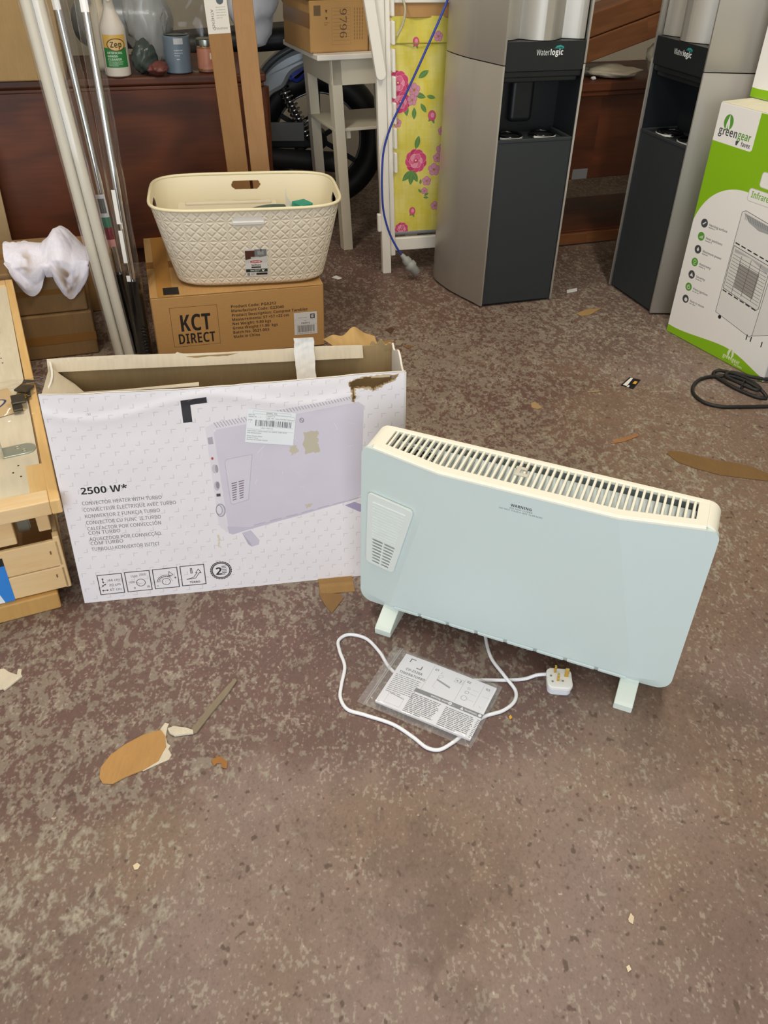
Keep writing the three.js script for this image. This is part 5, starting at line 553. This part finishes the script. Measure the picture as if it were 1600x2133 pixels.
// ------------------------------------------------------------------ folding screen with yellow rose fabric
{
  const t = thing('folding_screen', 'white wooden folding frame with yellow rose fabric beside a water cooler', 'screen', [-0.017, 0, -3.412], 0.285);
  const tex = ctex(640, 1800, (g, w, h) => {
    g.fillStyle = '#d9cd5e'; g.fillRect(0, 0, w, h); const r = rng(31); for (let i = 0; i < 500; i++) { g.fillStyle = r() < 0.5 ? 'rgba(232,222,140,0.20)' : 'rgba(214,196,60,0.22)'; g.fillRect(r() * w, r() * h, 20 + 90 * r(), 30 + 160 * r()); }
    const leaf = (x, y, a, s, c = '#5f8a4a') => { g.save(); g.translate(x, y); g.rotate(a); g.beginPath(); g.moveTo(0, 0); g.quadraticCurveTo(s * 0.5, -s * 0.42, s, 0); g.quadraticCurveTo(s * 0.5, s * 0.42, 0, 0); g.fillStyle = c; g.fill(); lines(g, [[0, 0], [s, 0]], '#88a860', 3); g.restore(); };
    const rose = (x, y, s) => { for (let k = 0; k < 9; k++) { const a = k / 9 * 6.283 + 0.3; disc(g, x + s * 0.62 * Math.cos(a), y + s * 0.62 * Math.sin(a), s * 0.46, s * 0.46, k % 3 ? '#d04a76' : '#c23a66', '#e58aa6', 3); } for (let k = 0; k < 6; k++) { const a = k / 6 * 6.283; disc(g, x + s * 0.33 * Math.cos(a), y + s * 0.33 * Math.sin(a), s * 0.33, s * 0.33, k % 2 ? '#dc6c90' : '#e693ac', '#f0b8c6', 3); } disc(g, x, y, s * 0.24, s * 0.2, '#c8456f'); disc(g, x, y - s * 0.04, s * 0.1, s * 0.08, '#e8d9a0'); };
    const bloom = (x, y, s) => { for (let k = 0; k < 5; k++) { const a = k / 5 * 6.283 - 0.3; disc(g, x + s * 0.5 * Math.cos(a), y + s * 0.5 * Math.sin(a), s * 0.42, s * 0.42, '#d493ac', '#b9698a', 3); } disc(g, x, y, s * 0.2, s * 0.2, '#a8803f'); };
    const bud = (x, y, s) => { leaf(x, y + s * 0.4, 1.2, s * 1.3); leaf(x, y + s * 0.3, 2.3, s * 1.2); disc(g, x, y, s * 0.8, s, '#d2587e', '#b83a62', 3); disc(g, x + 4, y - 4, s * 0.4, s * 0.5, '#e794ac'); };
    const spray = (x, y) => { for (const [dx, dy, a, s] of [[-20, 120, 2.2, 120], [60, 150, 1.4, 120], [150, 90, 0.3, 110], [190, -30, -0.6, 110], [210, 170, 1.0, 90], [150, 200, 1.6, 100], [260, 110, 0.2, 80]]) leaf(x + dx, y + dy, a, s); rose(x, y, 92); rose(x + 20, y + 150, 84); bloom(x + 150, y + 60, 60); bloom(x + 130, y + 140, 52); };
    spray(70, 500); bud(240, 190, 34); bloom(430, 150, 44); rose(590, 220, 66); leaf(500, 300, 0.5, 110); leaf(560, 330, 1.4, 130); leaf(600, 260, 0.3, 100); bud(380, 770, 42); bloom(60, 820, 40); bloom(470, 900, 40); leaf(520, 930, 0.4, 60);
    bloom(470, 1060, 56); bloom(430, 1130, 44); leaf(230, 1050, -1.3, 120); rose(230, 1150, 96); bloom(400, 1230, 60); for (const [a, s] of [[2.4, 130], [1.7, 130], [1.1, 120]]) leaf(190, 1230, a, s); bloom(330, 1330, 46); bloom(310, 1420, 34); for (const [x, y] of [[270, 1360], [350, 1440], [300, 1480], [250, 1400]]) leaf(x, y, r() * 6, 50); bud(190, 1600, 36); bloom(410, 1560, 44); rose(80, 1760, 60); bloom(560, 1480, 40); bud(560, 700, 32);
  });
  const lean = (g) => { const p = g.attributes.position; for (let i = 0; i < p.count; i++) p.setX(i, p.getX(i) - 0.055 * p.getY(i)); g.computeVertexNormals(); return g; };
  const seg = (w, h, d, x, y, z) => { const g = new RoundedBoxGeometry(w, h, d, 2, 0.004); g.translate(x, y, z); return lean(g); };
  part('outer_post', seg(0.036, 1.5, 0.028, 0.0, 0.75, 0), M.whitePaint, t); part('inner_post', seg(0.02, 1.44, 0.03, 0.031, 0.79, -0.012), M.whitePaint, t);
  part('far_post', seg(0.036, 1.5, 0.028, 0.56, 0.75, 0), M.whitePaint, t); part('bottom_rail', seg(0.5, 0.052, 0.024, 0.29, 0.118, -0.004), M.whitePaint, t); part('top_rail', seg(0.5, 0.06, 0.024, 0.29, 1.0, -0.004), M.whitePaint, t); part('lower_trim', seg(0.5, 0.012, 0.016, 0.29, 0.160, -0.006), std('#7d8086', 0.5), t); part('upper_board', seg(0.5, 0.05, 0.02, 0.29, 0.948, -0.012), std('#b58a55', 0.6), t);
  part('fabric_panel', lean(grid((u, v) => [lerp(0.035, 0.55, u), lerp(0.16, 0.93, v), -0.004 + 0.006 * Math.sin(u * 22) * (0.3 + 0.7 * v) + 0.004 * Math.sin(v * 30) * 0.3], 60, 40)), std('#ffffff', 0.8, { map: (() => { tex.wrapS = tex.wrapT = THREE.RepeatWrapping; tex.repeat.set(1.87, 1); return tex; })(), side: THREE.DoubleSide }), t);
  part('fabric_hem', seg(0.5, 0.004, 0.004, 0.29, 0.845, 0.005), std('#8f8a3a', 0.8), t);
  for (let i = 0; i < 8; i++) { const y = 0.44 + i * 0.088; part('louvre_end', seg(0.012, 0.075, 0.03, 0.047, y, 0.006 + 0.002 * (i % 2)), M.whitePaint, t); }
  { const g = face((() => { const s = new THREE.Shape(); s.moveTo(-0.019, 0.8); s.lineTo(-0.019, 0.02); s.absarc(0, 0.02, 0.019, Math.PI, 2 * Math.PI); s.lineTo(0.019, 0.8); s.closePath(); s.isShape = true; return s; })(), 0, 0.022, 0.003); g.rotateZ(0.2); g.translate(-0.045, 0.733, 0.018); part('folding_arm', g, M.whitePaint, t); }
  part('cord_loop', tube([[0.02, 1.0, 0.016], [0.035, 0.96, 0.03], [0.03, 0.91, 0.028], [0.012, 0.872, 0.02]], 0.004, 30), std('#b9b29a', 0.6), t); part('hinge_block', seg(0.02, 0.07, 0.02, -0.022, 0.21, 0.0), M.whitePaint, t);
  const c = thing('blue_cable', 'blue cable with a grey connector hanging in front of the floral screen', 'cable', [0.094, 0, -3.33], 0);
  const o = (p) => [p[0] - 0.094, p[1], p[2] + 3.33];
  part('cable', tube([[0.30, 1.30, -3.56], [0.25, 1.17, -3.52], [0.2, 1.055, -3.43], [0.159, 0.96, -3.368], [0.092, 0.811, -3.352], [0.036, 0.69, -3.35], [-0.013, 0.586, -3.35], [-0.038, 0.5, -3.35], [-0.043, 0.43, -3.345], [-0.041, 0.34, -3.342], [-0.033, 0.269, -3.34], [-0.008, 0.19, -3.335], [0.029, 0.125, -3.33], [0.045, 0.105, -3.33]].map(o), 0.0042, 140), std('#2c3f9e', 0.4), c);
  const k = part('connector', (() => { const g = lathe([[0, 0], [0.006, 0], [0.009, 0.004], [0.011, 0.02], [0.017, 0.024], [0.019, 0.04], [0.016, 0.046], [0.023, 0.05], [0.024, 0.066], [0.019, 0.07], [0.018, 0.1], [0, 0.1]], 28); g.rotateX(Math.PI); g.rotateZ(0.72); g.translate(0.042 - 0.094, 0.108, 0); return g; })(), std('#9a9c98', 0.45), c); k.userData.label = 'grey plastic connector';
}

// ------------------------------------------------------------------ motorbike and white sack in the dark corner
{
  const t = thing('motorbike', 'parked motorbike with silver and blue fairing behind the side table', 'motorbike', [-0.37, 0, -4.25], 0.12);
  const tor = (R, r, n = 60) => new THREE.TorusGeometry(R, r, 14, n); const Y = 0.325;
  const wheel = (x) => { const w = new THREE.Group(); w.name = 'wheel'; t.add(w); w.position.set(x, Y, 0); part('tyre', tor(0.26, 0.058), M.black, w); part('rim', mg([tor(0.215, 0.012), tor(0.2, 0.006)]), std('#8b9096', 0.3, { metalness: 0.8 }), w); part('hub', cyl(0.04, 0.04, 0.1, 0, 0, 0).rotateX(Math.PI / 2), M.dark, w); for (let k = 0; k < 6; k++) { const g = bx(0.022, 0.18, 0.016, 0, 0.115, 0, 0.004); g.rotateZ(k / 6 * 6.283); part('spoke', g, M.dark, w); } part('brake_disc', (() => { const g = new THREE.TorusGeometry(0.1, 0.02, 4, 40); g.scale(1, 1, 0.15); g.translate(0, 0, 0.055); return g; })(), M.steel, w); };
  wheel(0.01); wheel(-1.28);
  part('swing_arm', mg([bx(0.5, 0.05, 0.03, -0.22, 0.33, 0.09, 0.01), bx(0.5, 0.05, 0.03, -0.22, 0.33, -0.09, 0.01)]), M.dark, t);
  const sh = new THREE.Group(); sh.name = 'shock_absorber'; t.add(sh); const a = V3(-0.155, 0.575, 0.11), b = V3(-0.035, 0.345, 0.11); sh.position.copy(b); sh.quaternion.setFromUnitVectors(V3(0, 1, 0), a.clone().sub(b).normalize()); const len = a.distanceTo(b);
  part('damper', cyl(0.012, 0.012, len, 0, len / 2, 0), M.dark, sh); part('spring', new THREE.TubeGeometry(new (class extends THREE.Curve { getPoint(q) { const A = q * 11 * 6.283; return V3(0.024 * Math.cos(A), 0.02 + q * (len - 0.04), 0.024 * Math.sin(A)); } })(), 320, 0.0052, 8), M.chrome, sh);
  const fair = (pts, z0, z1, mat, name) => part(name, face(new THREE.Shape(new THREE.SplineCurve(pts.map((p) => new THREE.Vector2(p[0], p[1]))).getPoints(60)), z0, z1, 0.02), mat, t);
  const sil = std('#a7b0b8', 0.28, { metalness: 0.35 }), blu = std('#2a3fa0', 0.3);
  fair([[-0.30, 0.50], [-0.24, 0.62], [-0.13, 0.70], [0.0, 0.735], [0.06, 0.72], [-0.02, 0.66], [-0.1, 0.62], [-0.14, 0.565], [-0.2, 0.53], [-0.27, 0.45], [-0.30, 0.50]], -0.1, 0.13, sil, 'tail_fairing');
  fair([[-0.13, 0.605], [-0.05, 0.66], [0.06, 0.72], [0.16, 0.74], [0.1, 0.70], [0.0, 0.64], [-0.08, 0.58], [-0.13, 0.605]], -0.09, 0.115, blu, 'blue_panel'); fair([[-0.31, 0.44], [-0.29, 0.52], [-0.24, 0.54], [-0.2, 0.53], [-0.26, 0.47], [-0.31, 0.44]], -0.09, 0.12, blu, 'blue_panel');
  part('seat', (() => { const g = bx(0.7, 0.09, 0.24, -0.33, 0.76, 0, 0.04); g.rotateZ(0.08); return g; })(), M.black, t); part('grab_rail', tube([[-0.28, 0.56, 0.155], [-0.2, 0.665, 0.16], [-0.08, 0.735, 0.16], [0.04, 0.765, 0.15], [0.08, 0.765, 0]], 0.013, 40), std('#3e454c', 0.35), t);
  part('engine', mg([bx(0.34, 0.26, 0.26, -0.62, 0.36, 0, 0.04), cyl(0.09, 0.09, 0.28, -0.62, 0.3, 0).rotateX(0)]), M.dark, t); part('side_panel', bx(0.2, 0.08, 0.012, -0.16, 0.39, 0.16, 0.004), std('#6d7070', 0.5), t); part('tank', bx(0.42, 0.2, 0.26, -0.82, 0.8, 0, 0.09), sil, t); part('fork', mg([cyl(0.022, 0.022, 0.62, -1.22, 0.62, 0.1), cyl(0.022, 0.022, 0.62, -1.22, 0.62, -0.1)]), M.steel, t); part('handlebar', tube([[-1.1, 0.98, 0.34], [-1.16, 0.96, 0.16], [-1.17, 0.94, 0], [-1.16, 0.96, -0.16], [-1.1, 0.98, -0.34]], 0.013, 40), M.dark, t); part('exhaust', cyl(0.04, 0.045, 0.5, 0, 0, 0).rotateZ(1.5).translate(-0.12, 0.27, 0.15), M.dark, t); part('kick_stand', bx(0.02, 0.3, 0.02, -0.5, 0.15, 0.12, 0.004), M.dark, t);
  const s = single('white_sack', crumpled(0.22, 0.40, 0.2, 37, 5, 0.3), std('#dbe2ee', 0.7), 'pale white fabric sack resting on the motorbike seat', 'sack'); s.position.set(-0.60, 0.735, -4.03);
  const s2 = single('white_sack', crumpled(0.14, 0.3, 0.16, 39, 5, 0.3), std('#d3dcec', 0.7), 'small pale sack on the motorbike beside the brown cartons', 'sack'); s2.position.set(-0.44, 0.83, -4.22);
}

// ------------------------------------------------------------------ things lying on the floor
{
  const flat = (name, label, cat, pts, th, mat, o = {}) => { const c = pts.reduce((a, p) => [a[0] + p[0] / pts.length, a[1] + p[1] / pts.length], [0, 0]); const t = thing(name, label, cat, [c[0], 0, c[1]], 0, o.group); part(o.part || 'piece', uvm(plan(pts.map((p) => [p[0] - c[0], p[1] - c[1]]), 0.0006, 0.0006 + th, Math.min(0.0004, th / 3)), 4), mat, t); return [t, c]; };
  const card = kraft('#bd9055'), cardD = kraft('#8f6c40'), pale = kraft('#ddd2bc');
  const [tg, tc] = flat('torn_cardboard', 'tongue-shaped piece of torn tan cardboard with ragged white end', 'cardboard', [[-0.502, -0.918], [-0.506, -0.940], [-0.496, -0.967], [-0.474, -0.993], [-0.446, -1.016], [-0.416, -1.028], [-0.404, -1.014], [-0.399, -0.995], [-0.397, -0.990], [-0.401, -0.975], [-0.404, -0.958], [-0.426, -0.938], [-0.456, -0.921], [-0.475, -0.906], [-0.493, -0.907]], 0.003, card);
  part('ragged_end', uvm(plan([[-0.418, -1.029], [-0.412, -1.046], [-0.404, -1.044], [-0.405, -1.034], [-0.403, -1.012], [-0.397, -0.998], [-0.39, -0.993], [-0.392, -0.985], [-0.383, -0.972], [-0.386, -0.962], [-0.404, -0.951], [-0.428, -0.935], [-0.43, -0.94], [-0.406, -0.956], [-0.401, -0.99], [-0.408, -1.012]].map((p) => [p[0] - tc[0], p[1] - tc[1]]), 0.0004, 0.0022, 0.0003), 4), pale, tg);
  const [st, sc] = flat('cardboard_strip', 'thin bent grey-brown cardboard strip beside the torn tan piece', 'cardboard', [[-0.357, -1.032], [-0.345, -1.062], [-0.328, -1.099], [-0.310, -1.136], [-0.295, -1.162], [-0.290, -1.156], [-0.303, -1.120], [-0.327, -1.069], [-0.346, -1.024], [-0.36, -1.02]], 0.004, kraft('#8d7f6a')); part('pale_end', uvm(plan([[-0.403, -1.030], [-0.393, -1.036], [-0.368, -1.033], [-0.354, -1.028], [-0.352, -1.021], [-0.368, -1.018], [-0.386, -1.014], [-0.397, -1.02]].map((p) => [p[0] - sc[0], p[1] - sc[1]]), 0.001, 0.006, 0.0006), 4), pale, st);
  flat('paper_scrap', 'torn white scrap of corrugated paper lying on the floor near the timber plank', 'paper', [[-0.79, -1.165], [-0.770, -1.171], [-0.757, -1.162], [-0.738, -1.155], [-0.741, -1.170], [-0.734, -1.171], [-0.730, -1.156], [-0.726, -1.152], [-0.748, -1.114], [-0.753, -1.118], [-0.77, -1.11], [-0.795, -1.13]], 0.004, pale);
  { const t = thing('folded_cardboard', 'folded brown cardboard piece on the floor under the torn carton', 'cardboard', [-0.106, 0, -1.455], 0.19); part('fold', uvm(sheet((u, v) => [lerp(-0.04, 0.04, u), 0.002 + 0.004 * Math.exp(-Math.pow((v - 0.55) / 0.08, 2)), lerp(0.026, -0.03, v)], 8, 14, 0.002), 4), kraft('#a07c4a'), t); }
  flat('pointed_cardboard', 'pointed brown cardboard flap in front of the torn carton', 'cardboard', [[-0.145, -1.426], [-0.096, -1.427], [-0.087, -1.412], [-0.110, -1.361], [-0.129, -1.390]], 0.002, cardD);
  flat('brown_paper_strip', 'long flattened brown paper strip on the floor behind the heater', 'paper', [[0.815, -2.062], [0.829, -2.078], [0.862, -2.074], [0.899, -2.056], [0.947, -2.033], [1.012, -2.019], [1.047, -2.001], [1.083, -1.966], [1.15, -1.93], [1.14, -1.905], [1.072, -1.935], [1.015, -1.944], [0.939, -1.959], [0.880, -1.988], [0.834, -2.020]], 0.002, kraft('#83643a'));
  flat('cardboard_sliver', 'thin brown cardboard sliver on the floor beside the brown paper strip', 'cardboard', [[0.663, -2.108], [0.677, -2.128], [0.755, -2.170], [0.756, -2.156], [0.704, -2.121]], 0.002, kraft('#a8784e'));
  { const [t, c] = flat('business_card', 'small black card with white and yellow marks on the floor', 'card', [[0.767, -2.473], [0.809, -2.532], [0.843, -2.514], [0.803, -2.449]], 0.001, std('#17181a', 0.35)); const loc = (l) => l.map((p) => [p[0] - c[0], p[1] - c[1]]); part('white_mark', plan(loc([[0.775, -2.476], [0.812, -2.527], [0.819, -2.523], [0.786, -2.468]]), 0.0014, 0.0018), M.white, t); part('yellow_mark', plan(loc([[0.809, -2.487], [0.821, -2.505], [0.829, -2.5], [0.818, -2.482]]), 0.0014, 0.0018), std('#e0a83a', 0.4), t); part('white_mark', plan(loc([[0.784, -2.462], [0.792, -2.474], [0.797, -2.471], [0.79, -2.459]]), 0.0014, 0.0018), M.white, t); }
  flat('cardboard_diamond', 'tan diamond of cardboard on the floor between the water coolers', 'cardboard', [[0.715, -3.040], [0.763, -3.084], [0.821, -3.097], [0.769, -3.035], [0.733, -3.020]], 0.002, kraft('#b3925e'));
  flat('chalk_stick', 'small white stick lying on the floor between the water coolers', 'stick', [[0.713, -3.261], [0.757, -3.284], [0.756, -3.264], [0.711, -3.242]], 0.006, M.white);
  flat('paper_chip', 'white paper chip on the floor between the basket carton and the table leg', 'paper', [[-0.242, -3.336], [-0.225, -3.358], [-0.198, -3.334], [-0.213, -3.317]], 0.002, M.white);
  for (const [l, col, lab] of [[[[-0.020, -2.752], [-0.003, -2.764], [0.018, -2.754], [0.004, -2.715], [-0.006, -2.695], [-0.018, -2.725]], '#a98350', 'tan cardboard flake just behind the torn carton corner'], [[[0.023, -2.758], [0.035, -2.767], [0.052, -2.748], [0.041, -2.721], [0.025, -2.723]], '#9c8f7a', 'greyish flake beside the tan flake behind the torn carton'], [[[0.052, -2.717], [0.069, -2.730], [0.089, -2.716], [0.068, -2.700]], '#86623f', 'thin brown flake on the floor behind the torn carton'], [[[0.025, -2.686], [0.041, -2.698], [0.047, -2.683], [0.033, -2.656]], '#6d452c', 'small dark red-brown leaf behind the torn carton'], [[[0.455, -2.338], [0.470, -2.345], [0.488, -2.310], [0.471, -2.300], [0.454, -2.308]], '#b3946a', 'pale tan flake alone on the floor behind the heater'], [[[-0.013, -2.848], [0.003, -2.869], [0.020, -2.862], [0.008, -2.817]], '#5a3a2a', 'dark curled leaf on the floor in front of the floral screen']]) flat('floor_flake', lab, 'flake', l, 0.0015, kraft(col), { group: 'flakes on the floor' });
  { const [t, c] = flat('brown_leaf', 'orange-brown crumbled leaf on the floor beside the torn tan cardboard', 'leaf', [[-0.308, -0.963], [-0.299, -0.972], [-0.290, -0.971], [-0.277, -0.961], [-0.276, -0.946], [-0.286, -0.948], [-0.288, -0.957], [-0.296, -0.957], [-0.300, -0.950]], 0.0015, kraft('#a4713a')); part('stalk', tube([[-0.300 - c[0], 0.002, -0.968 - c[1]], [-0.305 - c[0], 0.003, -0.978 - c[1]]], 0.0008, 6), kraft('#8a5f30'), t); }
  for (const [l, col, lab] of [[[[-0.399, -0.752], [-0.393, -0.757], [-0.387, -0.753], [-0.389, -0.746], [-0.395, -0.745]], '#dccba8', 'cream paint chip on the bare floor out in front of the torn tan cardboard'], [[[0.406, -0.685], [0.412, -0.695], [0.416, -0.688], [0.412, -0.677], [0.406, -0.681]], '#d8c4a8', 'cream paint chip on the bare floor out in front of the heater foot'], [[[0.257, -1.084], [0.261, -1.089], [0.263, -1.081], [0.258, -1.077]], '#d9a33a', 'tiny yellow chip on the floor beside the booklet bag'], [[[0.387, -0.611], [0.392, -0.614], [0.394, -0.607], [0.388, -0.603]], '#e2d2b4', 'tiny cream chip alone near a larger cream chip on the bare floor']]) flat('paint_chip', lab, 'chip', l, 0.002, std(col, 0.7), { group: 'paint chips on the floor' });
  flat('twig', 'thin pale twig on the floor beside the black card', 'twig', [[0.639, -2.416], [0.684, -2.434], [0.694, -2.428], [0.682, -2.421]], 0.003, kraft('#a9906a'));
  { const t = thing('paper_corner', 'folded white paper corner standing between the torn carton and the brown carton', 'paper', [-0.70, 0, -2.50], 0.35); part('sheet', sheet((u, v) => [lerp(-0.05, 0.05, u), 0.05 * v * (1 - Math.abs(u - 0.6) * 1.2) + 0.001, -0.03 * v + 0.01 * Math.sin(u * 4)], 10, 8, 0.0008), M.white, t); part('ink_line', tube([[-0.01, 0.03, -0.012], [0.015, 0.022, -0.008]], 0.001, 8), M.dark, t); }
  // black lead with its coil, and the black case that it leads to
  const t = thing('black_lead', 'coiled black mains lead in front of the green carton', 'lead', [1.12, 0, -2.45], 0); const o = (p) => [p[0] - 1.12, p[1], p[2] + 2.45], r = 0.0058;
  part('lead', tube([[1.36, r, -2.36], [1.21, r, -2.35], [1.12, r, -2.343], [1.055, r, -2.341], [1.012, r, -2.362], [0.992, r, -2.41], [0.998, r, -2.455], [1.03, r, -2.51], [1.07, r, -2.538], [1.105, r, -2.545], [1.14, 0.016, -2.53], [1.18, 0.022, -2.48], [1.215, 0.016, -2.425], [1.222, r, -2.405], [1.2, r, -2.405], [1.16, r, -2.44], [1.12, r, -2.5], [1.098, r, -2.565], [1.115, 0.012, -2.575], [1.15, 0.02, -2.545], [1.19, 0.024, -2.49], [1.21, 0.02, -2.44], [1.195, 0.02, -2.43], [1.15, 0.02, -2.48], [1.125, 0.018, -2.53], [1.15, 0.02, -2.55], [1.22, 0.014, -2.53], [1.30, 0.012, -2.515], [1.345, 0.014, -2.50]].map(o), r, 320), std('#1a1918', 0.55), t);
  part('cable_tie', (() => { const g = new THREE.TorusGeometry(0.017, 0.0025, 8, 24); g.rotateY(0.9); g.translate(1.165 - 1.12, 0.014, -2.47 + 2.45); return g; })(), M.black, t);
  const k = thing('black_case', 'black plastic power case beside the green carton corner', 'case', [1.39, 0, -2.46], 0.5); part('housing', bx(0.2, 0.12, 0.15, 0, 0.061, 0, 0.02), std('#121314', 0.45), k); part('grip', bx(0.12, 0.02, 0.03, 0, 0.128, 0, 0.008), M.black, k);
}
renderer.render(scene, camera);
